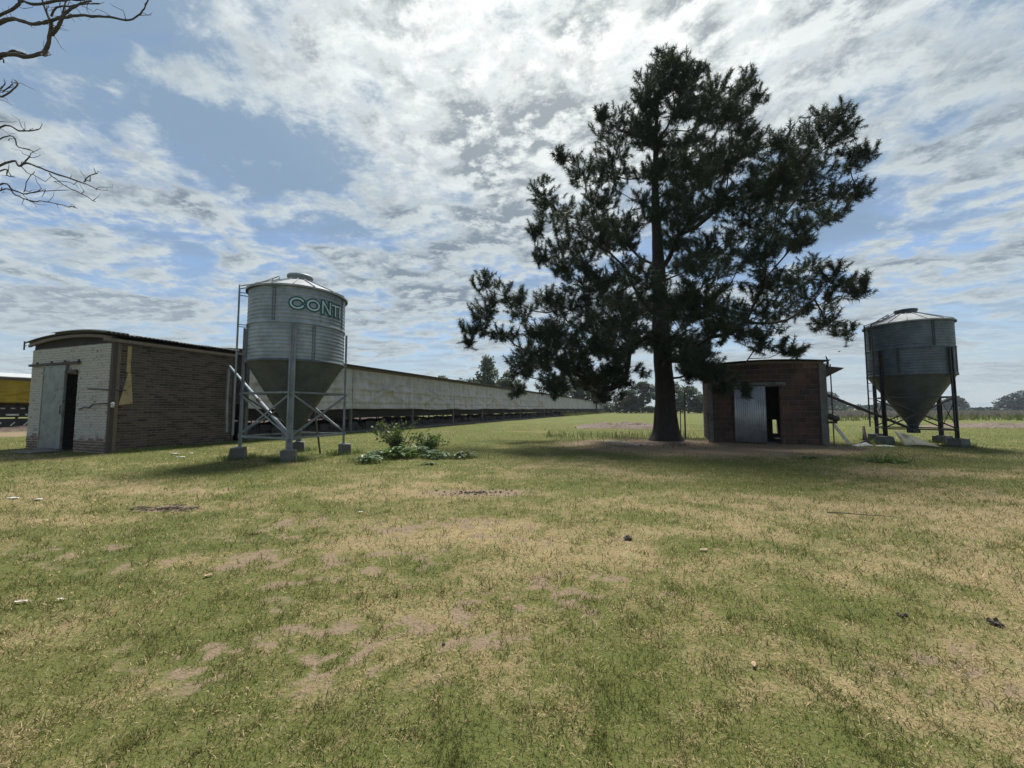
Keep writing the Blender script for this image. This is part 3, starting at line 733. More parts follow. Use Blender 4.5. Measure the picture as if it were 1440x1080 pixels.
    return s, [(o[0]+p[0], o[1]+p[1], p[2]) for p in lp]
def thing_child(name, parent):
    o = bpy.data.objects.new(name, None); C.objects.link(o); o.empty_display_size = .1; o.parent = parent; return o
SL = (-6.07, 10.81)
view = math.degrees(math.atan2(-SL[1], -SL[0]))                     # azimuth from the silo to the camera
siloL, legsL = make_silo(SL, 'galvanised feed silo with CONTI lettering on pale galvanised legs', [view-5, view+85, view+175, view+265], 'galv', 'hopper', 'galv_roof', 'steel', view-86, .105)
silo_letters('CONTI', R(view-11), 3.84, 1.20, siloL, 1.43)
SR = (15.12, 14.57)
viewR = math.degrees(math.atan2(-SR[1], -SR[0]))
siloR, legsR = make_silo(SR, 'weathered feed silo with dark legs beside the clay block shed', [viewR-35, viewR+55, viewR+145, viewR+235], 'galv_old', 'hopper', 'galv_roof', 'dark_steel', viewR-48, .105)
pl = [('concrete footing under the nearest leg of the lettered silo', 0), ('concrete footing under the right leg of the lettered silo', 1), ('concrete footing under the rear leg of the lettered silo', 2), ('concrete footing under the left leg of the lettered silo', 3)]
pr = [('wide concrete footing under the front left dark leg', 0), ('dark concrete footing under the front right dark leg of the weathered silo', 1), ('concrete footing under the rear right dark leg', 2), ('concrete footing under the rear left dark leg', 3)]
def footing(x, y, a, label, mat, group, w=.25, hz=.29):
    r_ = random.Random(label); mb = MB(); vs = []
    for (k, z) in ((1.18, -.15), (1.0, hz)):
        for sx_, sy_ in ((-1, -1), (1, -1), (1, 1), (-1, 1)): vs.append((sx_*w*k+r_.uniform(-.02, .02), sy_*w*k+r_.uniform(-.02, .02), z+r_.uniform(-.008, .0)))
    mb.hexa(vs); o = mb.build('concrete_footing', mat, None, bevel=.02); o.location = (x, y, 0); o.rotation_euler = (0, 0, a); tag(o, label, 'footing', group)
for lab, i in pl: footing(legsL[i][0], legsL[i][1], legsL[i][2], lab, 'concrete', 'footings of the lettered silo', .165)
for lab, i in pr: footing(legsR[i][0], legsR[i][1], legsR[i][2], lab, 'concrete_dark', 'footings of the weathered silo', .185)
# augers
au = thing('feed_auger', (-6.15, 10.72, 0), 0, 'long auger tube rising from the lettered silo hopper to the poultry house', 'auger')
A0, A1 = Vector((.02, -.05, .56)), Vector((-10.74+6.15, 14.55-10.72, 2.92))
def lerp(a, b, t): return a+(b-a)*t
MB().tube([lerp(A0, A1, .0), lerp(A0, A1, .42)], .055, 10).build('lower_tube', 'steel', au)
MB().tube([lerp(A0, A1, .42), lerp(A0, A1, 1)], .046, 10).build('upper_tube', 'galv', au)
MB().tube([lerp(A0, A1, .40), lerp(A0, A1, .44)], .068, 10).tube([lerp(A0, A1, .68), lerp(A0, A1, .70)], .06, 10).build('collar', 'rail_steel', au)
MB().box(-.12, .16, -.18, .08, .44, .60).build('hopper_boot', 'steel', au)
ds = MB().tube([(-10.72+6.15, 14.5-10.72, 2.85), (-10.70+6.15, 14.45-10.72, 1.6), (-10.66+6.15, 14.45-10.72, .45)], .045, 8).build('drop_tube', 'steel', au)
ar = thing('feed_auger', (SR[0], SR[1], 0), 0, 'dark auger tube from the clay block shed down to the weathered silo', 'auger')
B_0, B_1 = Vector((-.02, -.02, .52)), Vector((11.25-SR[0], 14.25-SR[1], 1.98))
MB().tube([B_0, B_1], .05, 10).build('tube', 'dark_steel', ar)
MB().tube([lerp(B_0, B_1, .55), lerp(B_0, B_1, .57)], .065, 10).build('collar', 'rail_steel', ar)
MB().box(-.14, .14, -.12, .12, .40, .56).build('hopper_boot', 'dark_steel', ar)
# wooden stick leaning on the brace of the lettered silo
st = MB().tube([(-5.62, 11.40, -.05), (-5.58, 11.05, .8), (-5.53, 10.72, 1.62)], [.028, .026, .022], 7).build('wooden_pole', 'wood', None); tag(st, 'brown wooden pole leaning under the lettered silo', 'pole')

# ------------------------------------------------------------------ clay block shed (right)
SA = R(-22); S0 = (7.86, 15.25)
shed = thing('block_shed', (S0[0], S0[1], 0), SA, 'dark clay block shed with curved roof and corrugated tin door under the pine', 'shed')
SW, SD_, SH = 3.68, 3.4, 2.86
def sarch(x): return 2.97 + .10*(1-((2*x/SW)-1)**2)
o0, o1, oz = .80, 2.32, 2.14
mb = MB(); mb.box(0, o0, 0, .17, -.3, SH); mb.box(o1, SW, 0, .17, -.3, SH); mb.box(o0, o1, 0, .17, oz, SH)
for i in range(12):
    x0, x1 = SW*i/12, SW*(i+1)/12
    mb.hexa([(x0, 0, SH), (x1, 0, SH), (x1, .17, SH), (x0, .17, SH), (x0, 0, sarch(x0)), (x1, 0, sarch(x1)), (x1, .17, sarch(x1)), (x0, .17, sarch(x0))])
fw = mb.build('front_wall', 'block_mortar', shed)
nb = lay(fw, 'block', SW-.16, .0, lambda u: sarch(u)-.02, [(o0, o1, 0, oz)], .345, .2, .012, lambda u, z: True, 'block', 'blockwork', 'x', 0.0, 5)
print('blocks', nb)
lw_ = MB().box(0, .17, .17, SD_, -.3, SH).build('left_wall', 'block_mortar', shed)
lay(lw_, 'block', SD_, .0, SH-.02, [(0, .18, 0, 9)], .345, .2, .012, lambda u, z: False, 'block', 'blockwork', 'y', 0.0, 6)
rw_ = MB().box(SW-.17, SW, .17, SD_, -.3, SH).build('right_wall', 'block_mortar', shed)
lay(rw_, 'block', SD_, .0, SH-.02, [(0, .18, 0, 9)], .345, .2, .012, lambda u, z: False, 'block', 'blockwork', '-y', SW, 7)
bk = MB(); bk.box(.17, 2.74, SD_-.17, SD_, -.3, SH); bk.box(2.92, SW-.17, SD_-.17, SD_, -.3, SH); bk.box(2.74, 2.92, SD_-.17, SD_, .82, SH); bk.box(2.74, 2.92, SD_-.17, SD_, -.3, .22); bk.build('back_wall', 'block_mortar', shed)
MB().box(.17, SW-.17, .17, SD_-.17, -.02, .02).build('shed_floor', 'concrete_dark', shed)
MB().box(o0-.2, o1+.2, -.02, -.0145, oz, oz+.16).build('lintel', 'concrete_dark', shed)
MB().box(SW-.15, SW+.06, -.07, .0, -.2, SH+.08).build('corner_column', 'concrete', shed)
MB().box(-.06, .07, -.06, -.0145, -.2, SH+.05).build('corner_column', 'concrete_dark', shed)
for k in range(4):
    y0 = -.22+k*1.0; mb = MB()
    mb.grid(lambda a, b: (-.12+(SW+.28)*b, y0+1.05*a, sarch(min(max(-.12+(SW+.28)*b, 0), SW))+.07+.018*math.sin((y0+1.05*a)/.105*6.283)+.008*(k % 2)), 40, 14)
    mb.build('roof_sheet', 'roof_dark', shed, solid=.006)
MB().bar((-.05, -.05, sarch(0)+.0), (SW*.5, -.05, sarch(SW/2)+.0), .05, .08).bar((SW*.5, -.05, sarch(SW/2)+.0), (SW, -.05, sarch(SW)+.0), .05, .08).build('roof_rib', 'wood', shed)
# tin awning sticking out on the right
aw = MB(); aw.grid(lambda a, b: (SW+.02+.62*b, .10+1.9*a, 2.86-.10*b+.014*math.sin(a*1.9/.08*6.283)*1.0), 70, 3); awn = aw.build('awning', 'roof_dark', shed, solid=.008)
MB().bar((SW+.02, .12, 2.42), (SW+.58, .12, 2.74), .03, .04).bar((SW+.02, 1.8, 2.42), (SW+.58, 1.8, 2.74), .03, .04).hexa([(SW+.01, .11, 2.45), (SW+.03, .11, 2.42), (SW+.03, .14, 2.42), (SW+.01, .14, 2.45), (SW+.02, .11, 2.84), (SW+.56, .11, 2.76), (SW+.56, .14, 2.76), (SW+.02, .14, 2.84)]).build('awning_bracket', 'rail_steel', awn)
MB().tube([(SW+.14, .05, 2.80), (SW+.16, .05, 3.05), (SW+.11, .05, 3.22)], [.05, .035, .012], 6).build('pipe_stub', 'rail_steel', shed)
# corrugated sliding door, slightly ajar
td = MB(); td.grid(lambda a, b: (.80+1.04*a, -.11+.016*math.cos(a*1.04/.072*6.283), .05+2.10*b), 116, 2); tdo = td.build('tin_door', 'door_tin', shed, solid=.004)
MB().box(.82, 1.82, -.085, -.06, .10, .16).box(.82, 1.82, -.085, -.06, 1.95, 2.01).build('door_batten', 'wood', tdo)
MB().box(o0-.5, o1+.1, -.075, -.03, oz+.02, oz+.07).build('door_rail', 'rail_steel', shed)
# gear motor bracketed on the right wall
gm = thing_child('gear_motor', shed)
mt = MB().lathe([(0, -.2), (.10, -.2), (.11, -.17), (.11, .10), (.08, .13), (0, .13)], 14).build('motor_body', 'dark_steel', gm); mt.location = (SW+.24, -.02, .98); mt.rotation_euler = (R(0), R(115), R(10))
MB().box(SW+.02, SW+.3, -.1, .08, .78, .86).build('motor_bracket', 'rail_steel', gm)
ch = MB().tube([(SW+.08, -.05, 1.18), (SW+.24, -.05, 1.05), (SW+.33, -.06, .92)], .05, 8).build('feed_spout', 'plastic', gm)
MB().tube([(SW+.16, -.14, -.2), (SW+.165, -.14, 2.9)], .02, 6).build('stay_pipe', 'rail_steel', shed)

# planks, sheet and sacks near the weathered silo
def W2(o, a, x, y): p = rot2(x, y, a); return (o[0]+p[0], o[1]+p[1])
pk = MB().bar((12.55, 14.45, .02), (11.95, 14.35, .72), .10, .025, (0, 1, .3)).build('white_plank', 'plastic', None); tag(pk, 'narrow white plank leaning beside the clay block shed', 'plank')
sheet = MB(); sheet.grid(lambda a, b: (13.62+.95*a-.12*b, 13.45+.22*b-.25*a, .03+.50*b*(1-.8*a)+.03*math.sin(a*4)), 10, 5)
tag(sheet.build('fibre_sheet', 'board', None, solid=.03), 'tan tapered sheet of board lying against the footing of the weathered silo', 'board')
def sack(x, y, l, w_, h, rz, label):
    mb = MB(); s_ = random.Random(label).random()*9
    mb.grid(lambda a, b: ((a-.5)*l*(1+.1*mnoise.noise((b*3, s_, 1))), (b-.5)*w_, h*(math.sin(math.pi*a)**.6)*(math.sin(math.pi*b)**.6)*(.75+.6*mnoise.noise((a*3+s_, b*3, 2)))-.005), 14, 8)
    o = mb.build('crumpled_sack', 'sack', None); o.location = (x, y, gz1(x, y)); o.rotation_euler = (0, 0, rz); tag(o, label, 'sack'); return o
sack(12.45, 13.75, .75, .28, .12, .2, 'flat white sack on the grass left of the dark silo legs')
sack(13.05, 13.55, .55, .2, .06, -.3, 'thin white sack scrap next to the board sheet')
# torn rubber boot of the auger at the ground
rb = MB().tube([(13.55, 14.9, .62), (13.42, 14.75, .40), (13.30, 14.6, .16), (13.34, 14.5, .0)], [.035, .05, .075, .09], 8).tube([(13.34, 14.52, .05), (13.1, 14.4, .10), (12.8, 14.3, .02)], [.05, .04, .02], 7).build('rubber_hose', 'rail_steel', None); tag(rb, 'black bent hose at the foot of the rear left dark leg', 'hose')
# steel rods and posts between pine and shed
for (x, y, h_, r_, lab) in ((7.72, 17.70, 1.35, .022, 'thin short steel post right of the pine trunk'), (7.59, 16.95, 2.10, .035, 'thicker wooden post right of the pine trunk'), (7.66, 15.05, 3.0, .017, 'tall thin rod against the left corner of the clay block shed')):
    p = MB().tube([(0, 0, -.2), (.0, 0, h_*.5), (.015, 0, h_)], [r_, r_*.95, r_*.9], 7).build('post', 'wood' if r_ > .03 else 'rail_steel', None); p.location = (x, y, 0); tag(p, lab, 'post')
MB().box(-.05, .09, -.02, .04, 1.02, 1.12).build('bracket', 'rail_steel', p)

# ------------------------------------------------------------------ the pine
class Skel:
    """points with parents; thickness grows towards the trunk with what each point carries"""
    def __init__(s): s.p = []; s.par = []; s.load = []
    def add(s, p, par): s.p.append(Vector(p)); s.par.append(par); s.load.append(0.0); return len(s.p)-1
def needle_tufts(P, D, seed, n_needle, length, width, spread=1.0):
    """tufts of needles: P (n,3) twig ends, D (n,3) unit twig directions"""
    g = np.random.RandomState(seed); n = len(P); N = n*n_needle
    d = np.repeat(D, n_needle, 0); p = np.repeat(P, n_needle, 0)
    v = g.normal(size=(N, 3)); v /= np.linalg.norm(v, axis=1, keepdims=True)
    dirn = d*(.35+.5*g.rand(N, 1)) + v*spread; dirn /= np.linalg.norm(dirn, axis=1, keepdims=True)
    sz = np.repeat(.7+.6*g.rand(n, 1), n_needle, 0); st = p - d*(g.rand(N, 1)*.42*sz); L = length*sz*(.6+.6*g.rand(N, 1))
    tip = st + dirn*L; tip[:, 2] -= .03*g.rand(N)
    side = np.cross(dirn, g.normal(size=(N, 3))); side /= np.linalg.norm(side, axis=1, keepdims=True)+1e-9
    wv = side*width*.5
    V = np.stack([st-wv, st+wv, tip], 1).reshape(-1, 3)
    return V, np.arange(N*3).reshape(-1, 3)
def build_branches(sk, name, mat, parent, base_r, expo=.5, seg=6, minr=.012):
    n = len(sk.p)
    kids_ = [[] for _ in range(n)]
    for i, q in enumerate(sk.par):
        if q >= 0: kids_[q].append(i)
    for i in range(n-1, 0, -1): sk.load[sk.par[i]] += sk.load[i]+.02
    tot = sk.load[0]; rad = [max(minr, base_r*(l/tot)**expo) for l in sk.load]
    mb = MB(); done = set()
    # follow the thickest child so that each branch is one tube
    starts = [(0, None)]
    while starts:
        i, frm = starts.pop(); pts, rs = [], []
        if frm is not None: pts.append(sk.p[frm]); rs.append(min(rad[frm], rad[i]*1.25))
        while True:
            pts.append(sk.p[i]); rs.append(rad[i] if not rs else min(rs[-1], rad[i]))
            ch = kids_[i]
            if not ch: break
            b = max(ch, key=lambda c: sk.load[c])
            starts += [(c, i) for c in ch if c != b]
            i = b
        if len(pts) > 1: mb.tube(pts, rs, seg if rs[0] > .05 else 5 if rs[0] > .025 else 4, False)
    return mb.build(name, mat, parent), rad

CL = [(7,16.73,17.19,0.74,0.52),(6.26,16.71,16.17,0.74,0.74),(6.17,17.17,15.82,0.53,0.46),(8.38,16.69,16.48,0.67,0.59),(8.47,15.2,14.53,0.81,0.54),(10.28,15.99,15.69,0.43,0.57),(11.24,16.56,15.55,0.44,0.44),(8.64,17.6,16.27,0.78,0.63),(10.14,16.58,15.07,0.89,0.52),(8.34,15.04,13.35,0.8,0.47),(10.34,16.23,13.52,0.51,0.36),(4.69,17.12,14.52,0.99,0.76),(3.67,14.89,13.38,0.4,0.33),(1.89,14.16,10.99,0.35,0.35),(2.69,14.24,10.5,0.63,0.57),(5.21,19.12,14.39,1.02,0.85),(5.42,19.31,13.4,1.03,0.77),(1.57,18.15,11.81,0.81,0.73),(2.27,18.5,11.13,1.15,0.66),(0.94,13.86,8.01,0.43,0.43),(2.59,14.58,8.36,1.04,0.65),(5.23,18.79,10.4,1.17,0.75),(4.19,17.96,11.18,0.96,0.72),(8.6,18.74,14.85,1,0.67),(9.55,18.52,15.06,0.82,0.58),(7.98,13.58,10.47,0.97,0.54),(9.82,18.5,13.07,0.99,0.58),(11.04,16.89,13.19,0.6,0.45),(8.85,18.37,11.41,1.31,0.82),(7.51,13.52,8.87,0.72,0.54),(7.77,18.26,10.48,0.98,0.49),(8.55,13.34,9.53,0.59,0.42),(14.62,16.58,14.58,0.74,0.52),(13.75,16.5,14.04,0.88,0.66),(14.66,16.15,13.61,0.72,0.57),(12.3,15.88,12.63,0.71,0.64),(14.04,16.55,12.95,1.03,0.74),(15.52,16.18,12.53,0.5,0.5),(15.06,16.52,12.29,0.74,0.59),(12.87,17.74,12.76,0.79,0.63),(12.88,16.12,11.56,1,0.65),(10.75,15.49,10.12,0.96,0.62),(12.81,16.69,10.8,1.19,0.59),(13.68,15.91,10.51,1.13,0.57),(14.7,15.73,10.56,0.63,0.42),(8.98,14.54,8.61,0.91,0.65),(12.79,18.53,10.27,1.32,0.74),(10.14,13.11,7.89,0.93,0.47),(12.01,14.01,8.61,0.75,0.37),(9.27,17.11,8.62,1.22,0.76),(8.94,14.34,7.17,1.02,0.57),(6.61,13.59,6.61,0.73,0.48),(11.94,15.12,8.19,0.34,0.16),(15.24,19.16,8.6,0.85,0.51),(12.4,14.62,6.46,0.78,0.46),(14.12,15.82,6.59,0.7,0.42),(14.64,15.77,6.29,0.49,0.35),(12.59,17.05,7.01,1.06,0.61),(9.53,14.31,6.09,1.02,0.57),(12.17,15.23,5.69,0.95,0.54),(12.72,17.97,5.99,1.12,0.72),(9.33,14.67,5.26,0.91,0.65),(13.53,16.42,5.14,0.73,0.51),(15.5,17.69,4.95,0.63,0.39),(8.51,12.91,3.73,0.92,0.46),(9.43,12.92,3.38,0.52,0.29),(8.33,13.93,4.3,0.74,0.5),(10.1,18.22,6.06,0.97,0.81),(1.45,16.97,8.24,0.68,0.6),(1.96,14,6.63,0.62,0.5),(2.87,14.75,7.06,0.79,0.66),(1.28,13.63,5.36,0.55,0.36),(3.77,15.77,6.29,0.98,0.7),(4.6,15.16,6.94,0.81,0.67),(4.44,12.43,5.46,0.77,0.66),(3.55,12.95,4.44,0.92,0.69),(6.03,16.96,5.57,1.21,0.91),(5.23,12.21,4.71,0.76,0.65),(3.11,15.38,5.03,0.68,0.55),(5.93,12.28,4.73,0.66,0.55),(8.49,19.52,5.15,1.04,1.04),(7.58,14.69,4.06,0.78,0.65),(5.26,14.86,4.1,0.93,0.66),(5.84,12.22,2.94,0.65,0.38),(3.1,12.18,3.37,0.76,0.54),(2.39,12.46,3.3,0.78,0.5),(1.74,13.46,3.95,0.72,0.54),(-1.2,17.34,7.1,0.69,0.54),(-0.22,15.3,5.86,0.82,0.61),(-1.04,15.18,5.4,0.68,0.54),(-1.41,14.76,4.48,0.59,0.53),(0.41,19.26,6.33,0.86,0.69),(-1.8,15.92,4.15,0.28,0.28),(-0.34,14.45,4.15,0.64,0.32),(0.74,12.95,3.97,0.46,0.35),(0.4,13.11,3.29,0.7,0.47),(0.3,13.93,2.79,0.62,0.43),(1.46,17.43,3.47,0.93,0.7),(1.95,13.3,2.84,0.83,0.53),(1.27,12.54,2.19,0.78,0.33),(0.2,16.04,2.08,0.43,0.36),(2.69,14.09,2.43,0.5,0.31),(2.21,20.01,2.09,0.32,0.21),(3.08,13.08,2.46,0.47,0.35),(3.84,16.33,2.02,0.44,0.44),(3.48,12.82,2.67,0.46,0.34),(6.44,12.14,2.49,0.43,0.32),(6.8,14.53,2.72,0.52,0.39),(7.29,13.1,2.11,0.41,0.29),(7.98,13.1,1.99,0.23,0.17)]
pine = thing('pine_tree', (6.42, 16.14, 0), 0, 'big dark pine standing beside the clay block shed', 'tree')
O = Vector((6.42, 16.14, 0)); r_ = random.Random(21); gnp = np.random.RandomState(21)
tk = [(6.42, 16.14, -.2), (6.43, 16.14, .5), (6.44, 16.13, 1.2), (6.42, 16.13, 2.0), (6.36, 16.12, 3.0), (6.33, 16.1, 4.2), (6.30, 16.1, 5.4), (6.29, 16.1, 6.6), (6.26, 16.12, 8), (6.23, 16.15, 9.5), (6.24, 16.2, 11), (6.32, 16.25, 12.5), (6.42, 16.35, 13.8), (6.55, 16.45, 15), (6.72, 16.55, 16.1), (6.85, 16.6, 16.9)]
tr_ = [.62, .50, .425, .385, .365, .35, .325, .285, .235, .185, .14, .105, .08, .06, .042, .028, .012]
tb = MB(); seg = 26
ring = []
NT_ = 60
def trunk_at(f):
    x = f*(len(tk)-1); i = min(int(x), len(tk)-2); t = x-i
    return Vector(tk[i]).lerp(Vector(tk[i+1]), t), tr_[i]+(tr_[i+1]-tr_[i])*t
vs = []
for k in range(NT_+1):
    p, rr = trunk_at(k/NT_)
    for q in range(seg):
        a = 2*math.pi*q/seg
        flute = 1+.07*math.sin(5*a+1+p.z*.3)*math.exp(-p.z*.5)+.10*mnoise.noise((math.cos(a)*2.2, math.sin(a)*2.2, p.z*1.3))
        flare = 1+ .36*math.exp(-max(p.z, 0)/.16)*(.7+.3*math.sin(4*a+.6))
        vs.append(p-O+Vector((math.cos(a), math.sin(a), 0))*rr*flute*flare)
tb.add(vs, [(k*seg+q, k*seg+(q+1) % seg, (k+1)*seg+(q+1) % seg, (k+1)*seg+q) for k in range(NT_) for q in range(seg)], True)
tb.build('trunk', 'bark', pine)
# skeleton: trunk points are roots; clumps hang on the nearest limb below and inside them
sk = Skel(); tp = []
for k in range(46):
    p, rr = trunk_at(.12+.88*k/45); tp.append(sk.add(p-O, tp[-1] if tp else -1))
nodes = list(tp); ntr = len(tp); depth_of = {i: 0 for i in tp}
extra = []
for i in range(32):                                    # inner clumps that close the middle of the crown
    z = r_.uniform(3.6, 13.5); rr = r_.uniform(1.0, 4.2)*(1 if z < 9 else .7); a = r_.uniform(0, 6.283)
    p = (6.4+rr*math.cos(a)*1.25+.05*(z-4)*(z-4)*.2, 16.1+rr*math.sin(a)*.9)
    extra.append((p[0], p[1], z, r_.uniform(.6, 1.0), r_.uniform(.45, .75)))
for i in range(26):                                    # clumps on the far and near side, to close the crown from other places too
    z = r_.uniform(4, 14); rr = (6.2 if z < 9 else 6.2-(z-9)*.75); a = r_.choice((1, 1, -1))*math.pi/2+r_.uniform(-.55, .55)
    p = (6.4+rr*math.cos(a)*.8, 16.1+rr*math.sin(a)*r_.uniform(.5, .9), z+1.0)
    extra.append((p[0], p[1], p[2], r_.uniform(.7, 1.1), r_.uniform(.5, .75)))
CL += [(3.66,15.2,2.14,1,0.6),(4.39,14.8,2.53,0.9,0.5),(2.17,14.6,2.91,0.9,0.45),(7.34,14.9,3.15,0.8,0.5),(7.58,14.6,2.57,0.6,0.35),(6.66,14.6,3.47,0.8,0.5),(7.58,16,2.93,0.6,0.35),(2.04,15.5,5.51,0.9,0.6),(1.42,15.2,4.27,0.8,0.5),(2.83,15,6.23,0.9,0.6),(1.12,15,3.39,0.9,0.5),(3.05,14.2,4.08,0.9,0.6),(2.23,16.8,8.45,0.8,0.5),(3.66,15.4,8.45,0.9,0.6)]   # LOWER skirts
CL += [(6.5,15.7,15.6,.7,.6),(6.2,15.6,14.6,.7,.6),(6.85,15.9,16.3,.6,.45),(5.8,15.7,13.6,.7,.5),(6.9,15.5,13.9,.6,.5),(6.2,15.4,12.5,.6,.4),(6.6,15.3,11.6,.55,.4),(5.9,15.2,11.0,.7,.5),(6.7,15.1,10.2,.7,.5),(6.0,15.0,9.2,.7,.5),(6.6,14.9,8.2,.8,.5),(5.6,15.4,14.2,.6,.45),(7.2,15.7,15.0,.6,.45)]   # TOPS
cl = [(c[0], c[1], c[2], c[3]*1.16, c[4]*1.16) for c in CL] + [e for e in extra]
cl.sort(key=lambda c: math.dist(c[:2], (6.4, 16.1))+.25*abs(c[2]-6))
PT, DT = [], []
TW = MB()
for (cx, cy, cz, rx, rz) in cl:
    c = Vector((cx, cy, cz))-O; best = None
    for i in nodes:
        q = sk.p[i]; dv = c-q; h = math.hypot(dv.x, dv.y); L = dv.length
        if L < .3: continue
        want = .75 if i < ntr else .35                 # limbs rise outwards
        cost = L*(1.0 if i >= ntr else .93) + 1.5*max(0, want*h-dv.z)**1.0 + .5*max(0, dv.z-1.5*h) + (0 if i < ntr else .22*depth_of[i]+.35)
        if i >= ntr:
            out = (Vector((q.x, q.y, 0)).normalized() if q.length > .1 else Vector((0, 0, 0)))
            cost += 2.0*max(0, -out.dot(dv)/L)
        if q.z < 2.3 and i < ntr: cost += 3
        if best is None or cost < best[0]: best = (cost, i)
    i = best[1]; a = sk.p[i]; L = (c-a).length; n = max(2, int(L/.55)); prev = i
    sagv = Vector((r_.uniform(-.05, .05), r_.uniform(-.05, .05), -.07-.05*r_.random()))*L
    for k in range(1, n+1):
        t = k/n; p = a.lerp(c, t)+sagv*math.sin(math.pi*t)+Vector((r_.gauss(0, .018), r_.gauss(0, .018), r_.gauss(0, .016)))*min(L, 2.0)*(1 if k < n else 0)
        prev = sk.add(p, prev); nodes.append(prev); depth_of[prev] = depth_of[i]+k*.3
    # twigs of the clump
    ry = rx*.9; nt = int(15+60*rx*rz)
    ends = []
    for q in range(nt):
        while True:
            u = Vector((r_.uniform(-1, 1), r_.uniform(-1, 1), r_.uniform(-1, 1)))
            if .15 < u.length < 1: break
        e = c+Vector((u.x*rx*1.02, u.y*ry, u.z*rz*1.05+.06))
        ends.append(e)
    subs = []
    for e in sorted(ends, key=lambda e: (e-c).length):
        cand = [(prev, sk.p[prev])]+[(s, sk.p[s]) for s in subs]
        k, kp = min(cand, key=lambda z: (z[1]-e).length+(.0 if z[0] == prev else .08))
        mid = kp.lerp(e, .55)+Vector((0, 0, -.04)); m_ = sk.add(mid, k); t_ = sk.add(e, m_); sk.load[t_] = .4; subs.append(m_)
        dvec = (e-mid).normalized()*.75+Vector((0, 0, .35)); outw = (e-c); dvec += outw.normalized()*.2 if outw.length > .01 else Vector((0, 0, 0))
        PT.append(e); DT.append(dvec.normalized())
# loose sprigs along the thinner limbs
for i in nodes[ntr:]:
    if depth_of[i] > .6 and r_.random() < .32:
        e = sk.p[i]+Vector((r_.gauss(0, .28), r_.gauss(0, .28), r_.gauss(.08, .2))); t_ = sk.add(e, i); sk.load[t_] = .3; PT.append(e); DT.append((e-sk.p[i]).normalized())
br, rad = build_branches(sk, 'branches', 'bark', pine, .30, .56, 7, .008)
PT = np.array([tuple(p) for p in PT]); DT = np.array([tuple(p) for p in DT])
V, F = needle_tufts(PT, DT, 3, 88, .19, .017, 1.0)
put('crown', mesh_np('crown', V, F, 'needles'), pine)
print('tufts', len(PT), 'needles', len(F))

